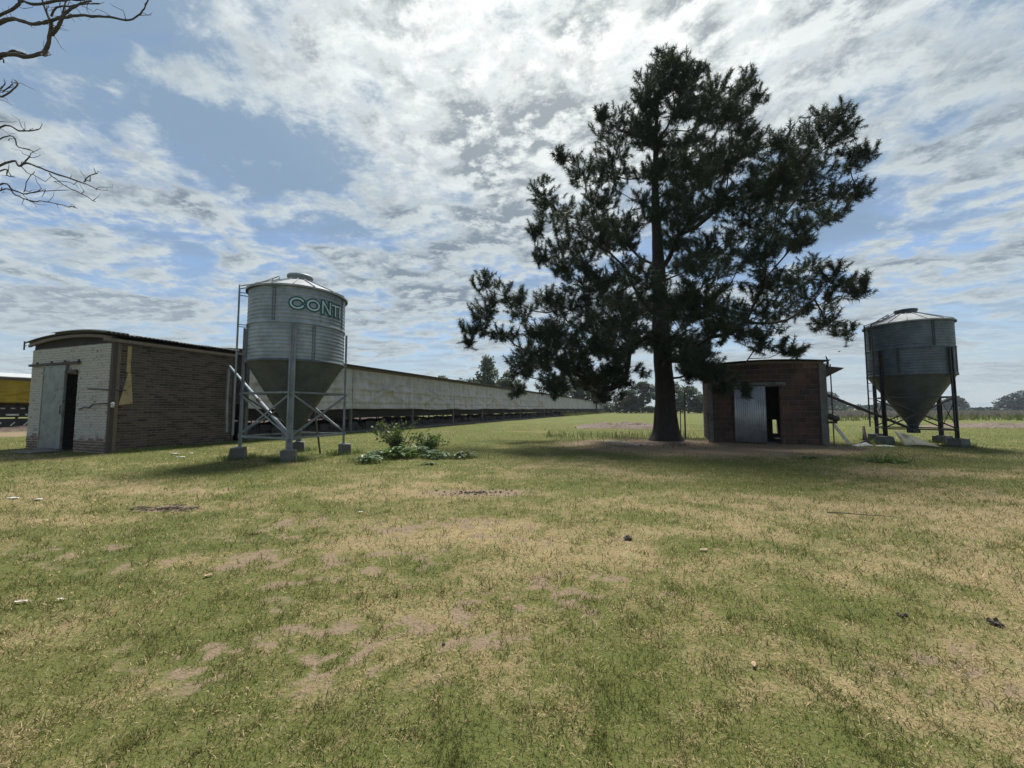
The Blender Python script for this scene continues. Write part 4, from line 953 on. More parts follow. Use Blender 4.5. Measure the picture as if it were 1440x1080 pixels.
# ------------------------------------------------------------------ bare tree at the upper left, its trunk beyond the frame
bt = thing('bare_tree', (-9.4, 5.3, 0), 0, 'leafless tree reaching bare twigs into the upper left corner', 'tree')
BO = Vector((-9.4, 5.3, 0))
bm_ = MB().tube([Vector(p)-BO for p in ((-9.4, 5.3, -.2), (-9.35, 5.3, .6), (-9.3, 5.28, 1.8), (-9.2, 5.25, 3.2), (-9.1, 5.2, 4.4), (-9.0, 5.2, 5.6), (-8.9, 5.2, 7.2), (-8.8, 5.25, 9.0))], [.30, .21, .18, .16, .14, .11, .08, .03], 12)
bm_.build('trunk', 'bark_grey', bt)
BR = [[(-7.05,5,6.1,0.097),(-6.77,5,6.2,0.078),(-6.5,5,6.29,0.078),(-6.38,5,6.54,0.068),(-6.33,5,6.64,0.058)],
[(-6.38,5,6.48,0.058),(-6.18,5,6.54,0.049),(-6.08,5,6.69,0.039),(-5.95,5,6.88,0.029),(-5.86,5,6.98,0.023)],
[(-7.11,5,6.75,0.078),(-6.71,5,6.69,0.068),(-6.36,5,6.62,0.068),(-6.02,5,6.65,0.058),(-5.62,5,6.69,0.049),(-5.33,5,6.7,0.039),(-5.14,5,6.82,0.029),(-4.93,5,6.92,0.023),(-4.86,5,6.97,0.019)],
[(-7.13,5,6.96,0.058),(-6.78,5,6.92,0.058),(-6.54,5,6.84,0.058),(-6.23,5,6.9,0.049),(-5.94,5,6.98,0.039)],
[(-6.35,5,6.64,0.039),(-6.4,5,6.77,0.029),(-6.45,5,6.93,0.023)],
[(-6.12,5,6.66,0.029),(-6.12,5,6.82,0.023),(-6.15,5,6.98,0.019)],
[(-6.31,5,6.66,0.029),(-6.22,5,6.77,0.025),(-6.03,5,6.81,0.023),(-5.86,5,6.9,0.019),(-5.76,5,6.95,0.019)],
[(-6.56,5,6.27,0.029),(-6.45,5,6.14,0.019),(-6.39,5,6.14,0.016),(-6.42,5,6.25,0.016)],
[(-6.98,5,6.14,0.039),(-6.95,5,6.28,0.039),(-6.77,5,6.23,0.039)],
[(-7.05,5,6.02,0.019),(-6.95,5,6.02,0.016)],
[(-6.99,5,5.42,0.025),(-6.87,5,5.5,0.023),(-6.72,5,5.69,0.019),(-6.77,5,5.77,0.014)],
[(-7,5,5.52,0.019),(-6.89,5,5.6,0.016),(-6.8,5,5.71,0.014)],
[(-6.96,5,5.42,0.016),(-6.95,5,5.54,0.014),(-6.9,5,5.73,0.012)],
[(-6.97,5,5.09,0.025),(-6.72,5,5.08,0.023),(-6.53,5,5.06,0.019),(-6.36,5,5.05,0.016)],
[(-6.96,5,5.01,0.019),(-6.82,5,4.91,0.018),(-6.61,5,4.85,0.014)],
[(-6.95,5,5.09,0.016),(-6.92,5,5.24,0.012)],
[(-6.93,5,4.66,0.031),(-6.63,5,4.56,0.029),(-6.42,5,4.55,0.029),(-6.14,5,4.45,0.027),(-5.83,5,4.37,0.019)],
[(-5.85,5,4.39,0.014),(-5.78,5,4.49,0.012),(-5.69,5,4.53,0.01)],
[(-5.83,5,4.37,0.014),(-5.7,5,4.31,0.012),(-5.57,5,4.23,0.01)],
[(-6.54,5,4.57,0.023),(-6.51,5,4.67,0.018),(-6.49,5,4.7,0.012)],
[(-6.16,5,4.43,0.016),(-6.04,5,4.31,0.014),(-5.84,5,4.21,0.012),(-5.58,5,4.07,0.01)],
[(-6.91,5,4.49,0.019),(-6.78,5,4.43,0.018),(-6.64,5,4.39,0.014)],
[(-6.9,5,4.28,0.025),(-6.72,5,4.24,0.023),(-6.55,5,4.19,0.019),(-6.32,5,4.21,0.014),(-5.98,5,4.25,0.01)],
[(-6.89,5,4.21,0.019),(-6.7,5,4.18,0.018),(-6.54,5,4.12,0.018),(-6.21,5,4.07,0.012),(-5.89,5,4.01,0.01)],
[(-6.57,5,4.21,0.012),(-6.42,5,4.33,0.01),(-6.3,5,4.43,0.008)]]
ROOTS = {0: (-9.05, 5.2, 5.1), 2: (-8.95, 5.2, 6.2), 3: (-8.92, 5.2, 6.6), 13: (-9.15, 5.22, 3.9), 16: (-9.15, 5.22, 3.7), 22: (-9.2, 5.22, 3.3), 10: (-9.1, 5.2, 4.3), 23: (-9.2, 5.22, 3.2), 14: (-9.15, 5.2, 3.8), 21: (-9.18, 5.2, 3.5), 9: (-9.05, 5.2, 5.0), 11: (-9.1, 5.2, 4.4)}
for k, b in enumerate(BR):
    q = random.Random(k)
    pts = [Vector((x, 5.0+.22*mnoise.noise((x*1.7, z*1.7, .37)) + (5.2-5.0)*max(0, (-6.9-x)/2), z)) for x, _, z, _ in b]; rs = [t[3] for t in b]
    if k in ROOTS:
        s = Vector(ROOTS[k]); m1 = s.lerp(pts[0], .5)+Vector((0, .02, -.06)); pts = [s, m1]+pts; rs = [rs[0]*1.5, rs[0]*1.2]+rs
    P2, R2 = [], []                                    # smooth run through the points, a little knobbly
    for i in range(len(pts)-1):
        p0, p1, p2, p3 = pts[max(i-1, 0)], pts[i], pts[i+1], pts[min(i+2, len(pts)-1)]; L = (p2-p1).length
        for s in range(5):
            t = s/5; v = .5*((2*p1)+(p2-p0)*t+(2*p0-5*p1+4*p2-p3)*t*t+(3*p1-p0-3*p2+p3)*t*t*t)
            P2.append(v+Vector((q.gauss(0, .012), q.gauss(0, .012), q.gauss(0, .012)))*min(L, .5)*(s > 0)); R2.append((rs[i]*(1-t)+rs[i+1]*t)*q.uniform(.9, 1.12))
    P2.append(pts[-1]); R2.append(rs[-1]*.7)
    MB().tube([p-BO for p in P2], [max(.003, r*.42) if k not in (0, 2, 3) else r*.29 for r in R2], 7).build('branch', 'bark_grey', bt)
tw = MB(); q = random.Random(8)
for k, b in enumerate(BR):
    for i in range(len(b)-1):
        for _ in range(3):
            if q.random() < .55:
                t = q.random(); a = Vector((b[i][0], 5, b[i][2])).lerp(Vector((b[i+1][0], 5, b[i+1][2])), t); a.y += .22*mnoise.noise((a.x*1.7, a.z*1.7, .37))
                L = q.uniform(.05, .24); e = a+Vector((q.gauss(.3, .5), q.gauss(0, .4), q.gauss(.15, .6))).normalized()*L
                j_ = lambda: Vector((q.gauss(0, .12), q.gauss(0, .12), q.gauss(0, .12)))*L
                tw.tube([a-BO, a.lerp(e, .35)-BO+j_(), a.lerp(e, .7)-BO+j_(), e-BO], [.005, .004, .003, .0015], 4)
tag(tw.build('twigs', 'bark_grey', bt), kind='stuff')

# ------------------------------------------------------------------ leafy crowns for the distance and the weeds
def leaf_cloud(pts, size, seed, flat=.0, elong=1.6):
    g = np.random.RandomState(seed); n = len(pts)
    a = g.normal(size=(n, 3)); a /= np.linalg.norm(a, axis=1, keepdims=True)
    if flat: a[:, 2] *= 1-flat; a /= np.linalg.norm(a, axis=1, keepdims=True)
    b = np.cross(a, g.normal(size=(n, 3))); b /= np.linalg.norm(b, axis=1, keepdims=True)+1e-9
    s = size*(.6+.8*g.rand(n, 1)); a = a*s*elong/2; b = b*s/2
    V = np.stack([pts-a, pts+b*.9, pts+a, pts-b*.9], 1).reshape(-1, 3)
    return V, np.arange(n*4).reshape(-1, 4)
def tree(name, x, y, h, wdt, label, mat, seed, shape='round', n=2600, leaf=.35, trunk_h=None, group=None, cat='tree', clumps=26):
    r = random.Random(seed); g = np.random.RandomState(seed)
    t = thing(name, (x, y, 0), 0, label, cat, group); th = trunk_h if trunk_h is not None else h*.3
    cs = []
    for i in range(clumps):
        if shape == 'round': f = r.random(); zz = th+(h-th)*(.12+.8*f); rr = wdt/2*math.sqrt(max(.1, 1-(2*f-.8)**2*.8))
        elif shape == 'cone': f = r.random()**1.2; zz = th*.6+(h-th*.6)*(.05+.9*f); rr = wdt/2*(1-f*.85)
        else: f = r.random(); zz = h*(.12+.7*f); rr = wdt/2*math.sqrt(max(.05, 1-f*f))
        a = r.random()*6.283; q = rr*math.sqrt(r.random())*.85
        cs.append((q*math.cos(a), q*math.sin(a), zz, (wdt*.16+h*.02)*r.uniform(.6, 1.25)))
    if shape == 'cone': cs.append((0, 0, h*.93, wdt*.08))
    W = np.array(cs); k = g.choice(len(cs), n, p=(W[:, 3]**2/np.sum(W[:, 3]**2)))
    u = g.normal(size=(n, 3)); u /= np.linalg.norm(u, axis=1, keepdims=True); u *= (.35+.65*g.rand(n, 1)**.6)
    pts = W[k, :3]+u*W[k, 3:4]*np.array([1, 1, .75]); pts[:, 2] = np.maximum(pts[:, 2], .05)
    V, F = leaf_cloud(pts, leaf, seed)
    mb = MB(); R0 = max(.05, h*.022)
    mb.tube([(0, 0, -.2), (h*.01, 0, th*.6), (0, .02*h, th+(h-th)*.35), (.01*h, 0, h*.85)], [R0*1.3, R0, R0*.6, R0*.15], 8)
    for c in cs[:12]:
        z0 = min(th*.8+.3*(c[2]-th*.8)*r.random(), c[2]*.9); mb.tube([(0, 0, z0), (c[0]*.5, c[1]*.5, z0+(c[2]-z0)*.4), (c[0], c[1], c[2])], [R0*.45, R0*.28, R0*.08], 5)
    mb.build('trunk', 'bark_grey', t); put('crown', mesh_np('crown', V, F, mat), t)
    return t

# ------------------------------------------------------------------ trees and hedges behind
tree('tall_tree', -4.9, 76, 11.6, 7.5, 'tall feathery tree rising behind the roof of the long poultry house', 'loose_leaf', 31, 'cone', 3600, .34, 3, clumps=34)
tree('leafy_tree', -8.6, 79, 7.6, 7.5, 'low rounded tree left of the tall feathery tree behind the roof', 'loose_leaf', 32, 'round', 2200, .32)
tree('leafy_tree', -.6, 80, 9.2, 6.0, 'bushy tree right of the tall feathery tree behind the roof', 'loose_leaf', 33, 'round', 2200, .32)
tree('sparse_tree', -13.6, 76, 8.6, 3.6, 'small sparse treetop peeping over the roof right of the lettered silo', 'loose_leaf', 34, 'round', 420, .3, clumps=10)
for i, (x, y, h, w_, lab) in enumerate(((12.6, 100, 9.8, 7, 'pale loose tree above the far roof, leftmost of the row behind the pine'), (18.0, 104, 10.5, 8, 'pale loose tree above the far roof, second from left behind the pine'), (24.0, 110, 10.0, 8, 'pale loose tree above the far end of the poultry house'))):
    tree('loose_tree', x, y, h, w_, lab, 'loose_leaf', 40+i, 'round', 2200, .42, group='pale trees behind the far end of the poultry house')
for i, (x, y, h, w_, sh, lab) in enumerate(((35.0, 118, 7.2, 9, 'bush', 'low bushy tree at the far end of the poultry house'), (40.5, 120, 9.4, 9, 'round', 'rounded tree between the poultry house end and the pine trunk'), (47.0, 116, 9.6, 10, 'round', 'rounded dark tree just right of the pine trunk'), (54.0, 118, 8.2, 9, 'round', 'rounded dark tree left of the clay block shed'), (59.5, 119, 6.2, 8, 'bush', 'low bush beside the left edge of the clay block shed'))):
    tree('field_tree', x, y, h, w_, lab, 'far_leaf', 50+i, sh, 2600, .45, 1.6, group='trees along the far edge of the field')
def hedge(name, x0, y0, x1, y1, h, dep, mat, n, leaf, seed, label, cat='hedge'):
    g = np.random.RandomState(seed); L = math.dist((x0, y0), (x1, y1)); t = thing(name, ((x0+x1)/2, (y0+y1)/2, 0), math.atan2(y1-y0, x1-x0), label, cat)
    u = g.rand(n); hh = h*(.55+.75*fbm(u*L/(h*2.2)+seed, u*0+seed*1.7, 4)); 
    pts = np.stack([(u-.5)*L, g.normal(0, dep/3, n), hh*g.rand(n)**.55], 1)
    V, F = leaf_cloud(pts, leaf, seed); put('foliage', mesh_np('foliage', V, F, mat), t)
    mb = MB()
    for i in range(int(L/(h*1.2))): x = (-.5+(i+.5)/int(L/(h*1.2)))*L; mb.tube([(x, 0, -.2), (x+.1, 0, h*.5)], [h*.04, h*.02], 5)
    mb.build('stems', 'bark_grey', t)
    return t
hedge('hedge', 30, 126, 82, 124, 2.4, 3, 'far_leaf', 5200, .5, 3, 'low dark hedge along the far field edge behind the pine trunk')
# far right horizon
for i, (x, y, h, w_, mat, sh, lab) in enumerate(((196, 240, 10.2, 20, 'far_leaf_hazed', 'round', 'bluish rounded tree on the horizon right of the clay block shed'), (246, 250, 4.8, 22, 'far_leaf_hazed', 'bush', 'hazy low tree on the horizon left of the weathered silo'), (262, 228, 8.0, 12, 'far_leaf', 'round', 'rounded green tree just right of the weathered silo'),
        (292, 222, 10.6, 18, 'dark_leaf', 'bush', 'broad dark tree on the right horizon, left half of the dense grove'), (301, 224, 11.8, 27, 'dark_leaf', 'bush', 'tallest dark tree of the dense grove on the right horizon'), (322, 228, 8.2, 26, 'dark_leaf', 'bush', 'low dark tree at the right edge of the dense grove'))):
    tree('far_tree', x, y, h, w_, lab, mat, 70+i, sh, 3400, .9, 1.5, group='trees on the right horizon', clumps=34)
hedge('hedge', 150, 246, 262, 236, 4.0, 5, 'far_leaf_hazed', 4200, 1.0, 8, 'thin bluish hedge line on the horizon between shed and weathered silo')
hedge('hedge', 236, 220, 352, 232, 1.9, 6, 'dark_leaf', 4200, 1.0, 9, 'dark hedge line under the trees on the right horizon')
hedge('hedge', 80, 150, 150, 175, 2.4, 4, 'far_leaf', 2600, .7, 10, 'far green hedge hidden behind the clay block shed')
hedge('hedge', -170, 150, -70, 120, 5.0, 6, 'far_leaf', 3800, .9, 12, 'distant hedge behind the yellow curtained house')

def stalks(x, y, h, w_, seed, lean=.25):
    g = np.random.RandomState(seed); n = len(x); az = g.rand(n)*6.283; th = g.rand(n)*6.283; z = gz(x, y)-.03
    hh = h*(.5+.8*g.rand(n)); lx, ly = np.cos(az)*lean*hh, np.sin(az)*lean*hh; wx, wy = np.cos(th)*w_/2, np.sin(th)*w_/2
    V = np.stack([np.stack([x-wx, y-wy, z], 1), np.stack([x+wx, y+wy, z], 1), np.stack([x+lx+wx*.7, y+ly+wy*.7, z+hh*.8], 1), np.stack([x+lx*1.2-wx*.5, y+ly*1.2-wy*.5, z+hh], 1)], 1).reshape(-1, 3)
    return V, np.arange(n*4).reshape(-1, 4)
def stand(name, label, mat, n, fx, h, w_, seed, lean=.25, cat='weeds'):
    g = np.random.RandomState(seed); x, y = fx(g, n); V, F = stalks(x, y, h, w_, seed+1, lean)
    tag(put(name, mesh_np(name, V, F, mat)), label, cat, None, 'stuff')
def band(g, n):
    y = 58*(118/58)**g.rand(n); x = y*(.76+1.05*g.rand(n)); k = fbm(x*.06, y*.06, 4) > .36; return x[k], y[k]
stand('dry_weeds', 'band of tall purplish dry weeds across the far right field', 'dry_weed', 24000, band, .85, .16, 5)
def band2(g, n):
    y = 40*(110/40)**g.rand(n); x = y*(.70+1.1*g.rand(n)); k = fbm(x*.09+4, y*.2+7, 4) > .55; return x[k], y[k]
stand('tall_weeds', 'scattered green weed clumps in the far right field', 'green_weed', 5000, band2, .6, .16, 6)
def seedl(g, n): x = 1.5+7.5*g.rand(n)*.9; y = 18.2+g.normal(0, .9, n)+(x-5)*.05; return x, y
stand('tall_grass', 'thin taller grass stalks at the edge of the shade left of the pine', 'green_weed', 420, seedl, .30, .022, 7, .2)
def endw(g, n): t = 60+95*g.rand(n); p = [B0[0]+math.sin(U)*t, B0[1]+math.cos(U)*t]; o_ = g.normal(.6, .4, n); return p[0]+o_*math.cos(U), p[1]-o_*math.sin(U)
stand('tall_grass', 'weeds along the far foot of the long poultry house', 'green_weed', 2200, endw, .55, .10, 8, .3)
def foot(g, n): t = .1+12*g.rand(n); o_ = .1+np.abs(g.normal(0, .22, n)); return B0[0]+math.sin(U)*t+o_*math.cos(U), B0[1]+math.cos(U)*t-o_*math.sin(U)
stand('grass_fringe', 'lush green grass fringe at the foot of the brick feed room', 'weed_dark', 5200, foot, .13, .010, 9, .5)
def foot2(g, n):
    k = g.rand(n); cxs = np.array([[l[0], l[1]] for l in legsL+legsR]); i = g.randint(0, 8, n); a = g.rand(n)*6.28; rr = .26+np.abs(g.normal(0, .14, n)); return cxs[i, 0]+rr*np.cos(a), cxs[i, 1]+rr*np.sin(a)
stand('grass_fringe', 'longer grass round the silo footings', 'weed_dark', 2600, foot2, .15, .010, 10, .5)

# ------------------------------------------------------------------ turned soil
def mound(name, label, cx, cy, lx, ly, h, rz, mat, seed, cat='soil pile', rough_=.35):
    mb = MB()
    def fn(a, b):
        x, y = (a-.5)*lx, (b-.5)*ly; e = max(0, 1-(2*a-1)**4)*max(0, 1-(2*b-1)**2)
        nz = mnoise.noise((x*.9+seed, y*.9, 1))*.5+mnoise.noise((x*2.7+seed, y*2.7, 3))*.35+mnoise.noise((x*7+seed, y*7, 5))*.22
        return (x, y, h*e*(.75+rough_*2*nz)-.06)
    mb.grid(fn, 90, 26, False); o = mb.build(name, mat, None); o.location = (cx, cy, 0); o.rotation_euler = (0, 0, rz); return tag(o, label, cat)
mound('soil_pile', 'low reddish pile of turned soil in the field left of the pine trunk', 7.6, 27.4, 6.4, 3.2, .50, -.05, 'soil', 3)
mound('soil_pile', 'long low ridge of pinkish soil beyond the weathered silo', 38.5, 27.5, 18, 3.2, .42, -.12, 'soil', 9)
mound('soil_pile', 'low bare hump of soil and pine litter at the foot of the pine', 5.3, 14.9, 4.4, 1.6, .12, .1, 'soil', 14)
sack(6.0, 27.0, .9, .35, .22, .1, 'white scrap on the left end of the reddish soil pile')
def clods(cx, cy, rx, ry, n, smin, smax, seed, name, label, mat):
    r = random.Random(seed); mb = MB()
    for i in range(n):
        a = r.random()*6.283; q = abs(r.gauss(0, .55)); x, y = cx+rx*q*math.cos(a), cy+ry*q*math.sin(a); s = smin+(smax-smin)*r.random()**2.2; z = gz1(x, y)
        vs = [Vector((r.gauss(0, 1), r.gauss(0, 1), r.gauss(0, .6))).normalized()*s*r.uniform(.6, 1.1) for _ in range(9)]
        b = bmesh.new()
        for v in vs: b.verts.new(v)
        bmesh.ops.convex_hull(b, input=b.verts); b.verts.ensure_lookup_table(); b.verts.index_update()
        used = [v for v in b.verts if v.link_faces]; ix = {v: k for k, v in enumerate(used)}
        mb.add([v.co+Vector((x, y, z+s*.2)) for v in used], [[ix[v] for v in f.verts] for f in b.faces]); b.free()
    tag(mb.build(name, mat, None), label, 'clods', None, 'stuff')
clods(-.56, 6.2, .85, .28, 230, .006, .028, 1, 'soil_crumbs', 'dark crumbs of soil on the bare patch in the middle of the grass', 'clod')
clods(-4.53, 5.12, .34, .10, 120, .006, .026, 2, 'soil_crumbs', 'dark crumbs on the small burnt patch before the brick feed room', 'clod')
clods(6.0, 14.0, 3.0, 1.6, 260, .01, .04, 4, 'pine_litter', 'cones and crumbs of litter in the shade under the pine', 'clod')
clods(7.6, 27.4, 2.8, 1.3, 220, .03, .10, 6, 'soil_lumps', 'lumps on the reddish soil pile left of the pine trunk', 'soil')
sk_ = MB(); q = random.Random(3)
for i in range(46):
    a = q.random()*6.28; x, y = -4.53+q.gauss(0, .2), 5.12+q.gauss(0, .07); L = q.uniform(.06, .22); z = gz1(x, y)+q.uniform(.0, .03)
    sk_.tube([(x-L*math.cos(a)/2, y-L*math.sin(a)/2, z), (x, y, z+.015), (x+L*math.cos(a)/2, y+L*math.sin(a)/2, z)], .004, 4)
tag(sk_.build('charred_twigs', 'clod', None), 'charred twigs on the small burnt patch', 'twigs', None, 'stuff')

# ------------------------------------------------------------------ weeds and bushes
def broad_weed(x, y, rad_, n, lsize, label, mat, seed, hgt=.3, group=None, name='broadleaf_weed'):
    rad_ *= 1.3; n = int(n*1.3); lsize *= 1.15; r = random.Random(seed); t = thing(name, (x, y, gz1(x, y)), 0, label, 'weed', group); mb = MB(); stm = MB()
    for i in range(n):
        a = r.random()*6.283; q = rad_*math.sqrt(r.random()); z = hgt*(1-.5*q/rad_)*r.uniform(.35, 1.0); c = Vector((q*math.cos(a), q*math.sin(a), z)); s = lsize*r.uniform(.6, 1.2)
        out = Vector((math.cos(a), math.sin(a), r.uniform(-.35, .45))).normalized(); side = out.cross(Vector((0, 0, 1))).normalized(); up = side.cross(out)
        pr = [(-.5, .0, 0), (-.2, .34, .06), (.2, .36, .07), (.55, .16, .0), (.75, 0, -.10), (.55, -.16, 0), (.2, -.36, .07), (-.2, -.34, .06)]
        vs = [c+out*(u*s)+side*(v*s)+up*(w*s) for u, v, w in pr]+[c-up*.03*s, c+out*.4*s-up*.05*s]
        mb.add(vs, [(0, 1, 8), (1, 2, 9, 8), (2, 3, 9), (3, 4, 9), (4, 5, 9), (5, 6, 9), (6, 7, 8, 9), (7, 0, 8)])
        stm.tube([(0, 0, -.03), (c.x*.5, c.y*.5, z*.7), tuple(c)], [.006, .005, .003], 4)
    mb.build('leaves', mat, t); stm.build('stems', 'weed_dark', t); return t
broad_weed(-3.5, 9.40, .24, 46, .10, 'pale broadleaf weed nearest the right silo footing', 'weed_silver', 1, .26)
broad_weed(-3.42, 10.35, .30, 60, .12, 'broadleaf weed with bright leaves at the left foot of the bush', 'weed_silver', 2, .30)
broad_weed(-3.05, 10.45, .36, 84, .13, 'large green broadleaf weed at the middle foot of the bush', 'weed_leaf', 3, .42)
broad_weed(-2.62, 10.75, .34, 70, .12, 'broadleaf weed with silvery leaves at the right foot of the bush', 'weed_silver', 4, .34)
broad_weed(-2.0, 10.45, .30, 54, .11, 'small round broadleaf weed right of the bush', 'weed_silver', 5, .24)
broad_weed(-1.32, 10.6, .26, 44, .10, 'small dark broadleaf weed farthest right of the bush', 'weed_dark', 6, .22)
broad_weed(-1.95, 9.2, .16, 16, .07, 'tiny low weed in front of the round weeds', 'weed_dark', 7, .08)
broad_weed(9.35, 9.8, .34, 44, .11, 'low broadleaf weed on the grass before the dark silo legs', 'weed_leaf', 8, .12)
broad_weed(8.0, 10.4, .18, 18, .08, 'tiny weed tuft before the clay block shed corner', 'weed_dark', 9, .08)
def bush(x, y, h, wdt, label, seed, n=1150):
    r = random.Random(seed); t = thing('bush', (x, y, gz1(x, y)), 0, label, 'bush'); mb = MB(); pts = []
    for i in range(26):
        a = r.random()*6.283; q = wdt/2*r.random(); hh = h*r.uniform(.5, 1.05); e = Vector((q*math.cos(a), q*math.sin(a)*.7, hh)); mid = Vector((e.x*.35, e.y*.35, hh*.5))
        mb.tube([(e.x*.1, e.y*.1, -.03), mid, e], [.010, .007, .003], 5)
        for k in range(n//26):
            f = r.uniform(.25, 1.02); p = (mid*2*f if f < .5 else mid.lerp(e, 2*f-1)); pts.append(tuple(p+Vector((r.gauss(0, .05), r.gauss(0, .05), r.gauss(0, .04)))))
    V, F = leaf_cloud(np.array(pts), .045, seed, 0, 2.0)
    put('foliage', mesh_np('foliage', V, F, 'weed_dark'), t); mb.build('stems', 'wood', t); return t
bush(-3.2, 11.0, .98, 1.7, 'spindly dark bush, taller left one behind the broadleaf weeds', 5)
bush(-2.4, 11.2, .62, 1.2, 'spindly dark bush, lower right one behind the broadleaf weeds', 6, 900)

def foot3(g, n):
    cw = np.array([(-3.5, 9.4), (-3.42, 10.35), (-3.05, 10.45), (-2.62, 10.75), (-2.0, 10.45), (-1.32, 10.6), (-3.2, 11.0), (-2.4, 11.2), (9.35, 9.8)]); i = g.randint(0, 9, n); return cw[i, 0]+g.normal(0, .33, n), cw[i, 1]+g.normal(0, .22, n)
stand('grass_tufts', 'taller grass growing among the broadleaf weeds and bushes', 'green_weed', 2600, foot3, .20, .010, 11, .5)
# ------------------------------------------------------------------ litter
def leaf_litter(x, y, s_, rz, label, mat='paper', name='dead_leaf', cat='leaf', crinkle=.2):
    mb = MB(); q = random.Random(label); s = s_*.6; w_ = .4 if name == 'bark_strip' else .8; o1, o2 = q.random()*9, q.random()*9
    mb.grid(lambda a, b: ((a-.5)*s*1.5+s*.25*mnoise.noise((b*3+o1, a*2, 1)), (b-.5)*s*w_*(1-.6*(2*a-1)**2)+s*.3*mnoise.noise((a*3+o2, b*2, 4)), s*crinkle*(abs(2*b-1)**1.5*.5+.3*mnoise.noise((a*2+q.random()*0, b*2, s*50)))+.012), 8, 6)
    o = mb.build(name, mat, None, solid=.002); o.location = (x, y, gz1(x, y)+.004); o.rotation_euler = (0, 0, rz); tag(o, label, cat); return o
leaf_litter(1.80, 3.70, .085, .2, 'large tan dead leaf lying right of centre on the grass')
leaf_litter(-2.41, 3.14, .065, .5, 'pale curled dead leaf on the green left side of the lawn')
leaf_litter(-3.35, 2.72, .10, .1, 'pale strip of bark at the left edge of the lawn', 'wood_pale', 'bark_strip', 'bark')
leaf_litter(-3.12, 2.75, .07, -.2, 'short pale bark piece right of the bark strip at the left edge', 'wood_pale', 'bark_strip', 'bark')
leaf_litter(1.24, 2.06, .045, .9, 'small pale leaf in the lower right of the lawn')
leaf_litter(-1.95, 5.05, .06, .3, 'small white paper scrap in the straw left of centre', 'plastic', 'paper_scrap', 'scrap')
leaf_litter(-7.35, 5.75, .16, .3, 'white plastic scrap at the far left edge of the grass', 'plastic', 'plastic_scrap', 'scrap')
leaf_litter(-6.9, 5.70, .13, -.2, 'second white plastic scrap right of the left edge one', 'plastic', 'plastic_scrap', 'scrap')
leaf_litter(-9.05, 10.6, .22, .2, 'pale green plastic scrap before the end of the brick wall', 'plastic', 'plastic_scrap', 'scrap')
leaf_litter(-9.9, 11.4, .26, .1, 'white plastic scrap in the grass below the brick side wall', 'plastic', 'plastic_scrap', 'scrap')
leaf_litter(-9.5, 11.5, .16, -.4, 'smaller white scrap right of the one below the brick wall', 'plastic', 'plastic_scrap', 'scrap')
leaf_litter(8.35, 10.2, .10, .4, 'white scrap on the grass below the shed corner', 'plastic', 'plastic_scrap', 'scrap')
leaf_litter(10.6, 11.0, .10, -.4, 'white scrap on the grass below the fibre board', 'plastic', 'plastic_scrap', 'scrap')
leaf_litter(13.6, 10.5, .09, .8, 'white scrap alone on the grass at the right edge', 'plastic', 'plastic_scrap', 'scrap')
def clod(x, y, s, label, seed):
    r = random.Random(seed); mb = MB()
    for k in range(7):
        a = r.random()*6.28; c = Vector((math.cos(a)*s*r.random(), math.sin(a)*s*.6*r.random(), s*.2)); b = bmesh.new()
        for _ in range(10): b.verts.new(c+Vector((r.gauss(0, 1), r.gauss(0, 1), r.gauss(0, .7))).normalized()*s*r.uniform(.25, .45))
        bmesh.ops.convex_hull(b, input=b.verts); used = [v for v in b.verts if v.link_faces]; ix = {v: i for i, v in enumerate(used)}
        mb.add([v.co.copy() for v in used], [[ix[v] for v in f.verts] for f in b.faces]); b.free()
    o = mb.build('dung_clod', 'clod', None); o.location = (x, y, gz1(x, y)+.005); tag(o, label, 'clod')
clod(2.97, 2.45, .05, 'dark clod rightmost on the lawn', 1); clod(2.48, 2.55, .04, 'dark clod left of the rightmost one', 2)
clod(1.18, 4.0, .07, 'dark flat clod in the middle of the lawn right of centre', 3); clod(-.38, 2.24, .017, 'small black clod in the straw patch below centre', 4)
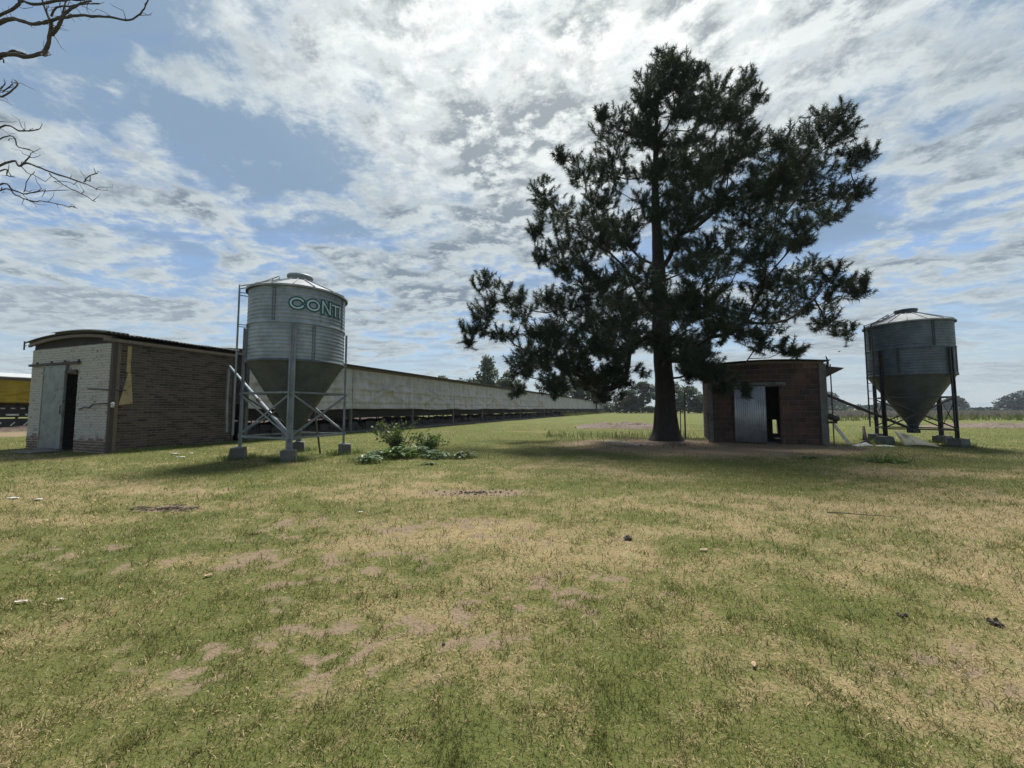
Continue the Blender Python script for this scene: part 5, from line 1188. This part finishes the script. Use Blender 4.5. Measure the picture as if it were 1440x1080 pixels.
fb = MB().tube([(3.45, 14.0, .10), (3.75, 13.7, .13), (4.1, 13.45, .09), (4.35, 13.3, .05)], [.03, .035, .03, .015], 6).tube([(3.75, 13.7, .12), (3.95, 13.75, .2), (4.05, 13.85, .26)], [.02, .014, .008], 5)
tag(fb.build('fallen_branch', 'wood_pale', None), 'pale fallen branch on the bare ground left of the pine trunk', 'branch')
tw2 = MB().tube([(3.92, 4.88, .015), (4.05, 4.80, .03), (4.25, 4.76, .02), (4.42, 4.67, .03), (4.6, 4.66, .015)], [.007, .006, .005, .004, .002], 5); tag(tw2.build('fallen_twig', 'bark_grey', None), 'thin dark twig on the straw right of centre', 'twig')
b_ = MB().hexa([(-.09, -.2, 0), (.09, -.2, 0), (.09, .2, 0), (-.09, .2, 0), (-.08, -.2, .03), (.08, -.2, .03), (.08, .2, .03), (-.08, .2, .03)]).build('door_step', 'concrete', None); b_.scale = (4, 3, 1); b_.location = toW(-.55, 2.35)+(.01,); b_.rotation_euler = (0, 0, ROT); tag(b_, 'flat concrete slab on the ground before the grey sliding door', 'slab')
bd = MB().tube([(-.22, 0, 0), (0, 0, .05), (.05, 0, .03)], [.01, .05, .05], 6).add([(-.05, 0, .05), (.06, 0, .05), (-.05, .35, .14), (-.05, -.35, .14)], [(0, 1, 2), (1, 0, 3)]).build('bird', 'clod', None); bd.location = (25.7, 30, 5.76); bd.rotation_euler = (0, 0, .6); tag(bd, 'small dark bird flying above the weathered silo side of the shed', 'bird')

# ------------------------------------------------------------------ air
hz = MB().box(-700, 700, -120, 700, -1.2, 19.5).build('haze', 'plastic', None)
mh = bpy.data.materials.new('haze'); mh.use_nodes = True; mh.node_tree.nodes.clear(); K = NT(mh.node_tree)
vol = K.n('ShaderNodeVolumePrincipled', {'Color': (.80, .88, 1.0), 'Density': .00026}); K.t.links.new(vol.outputs[0], K.n('ShaderNodeOutputMaterial').inputs['Volume'])
hz.data.materials.clear(); hz.data.materials.append(mh); tag(hz, 'thin bluish air over the fields', 'haze', None, 'stuff')
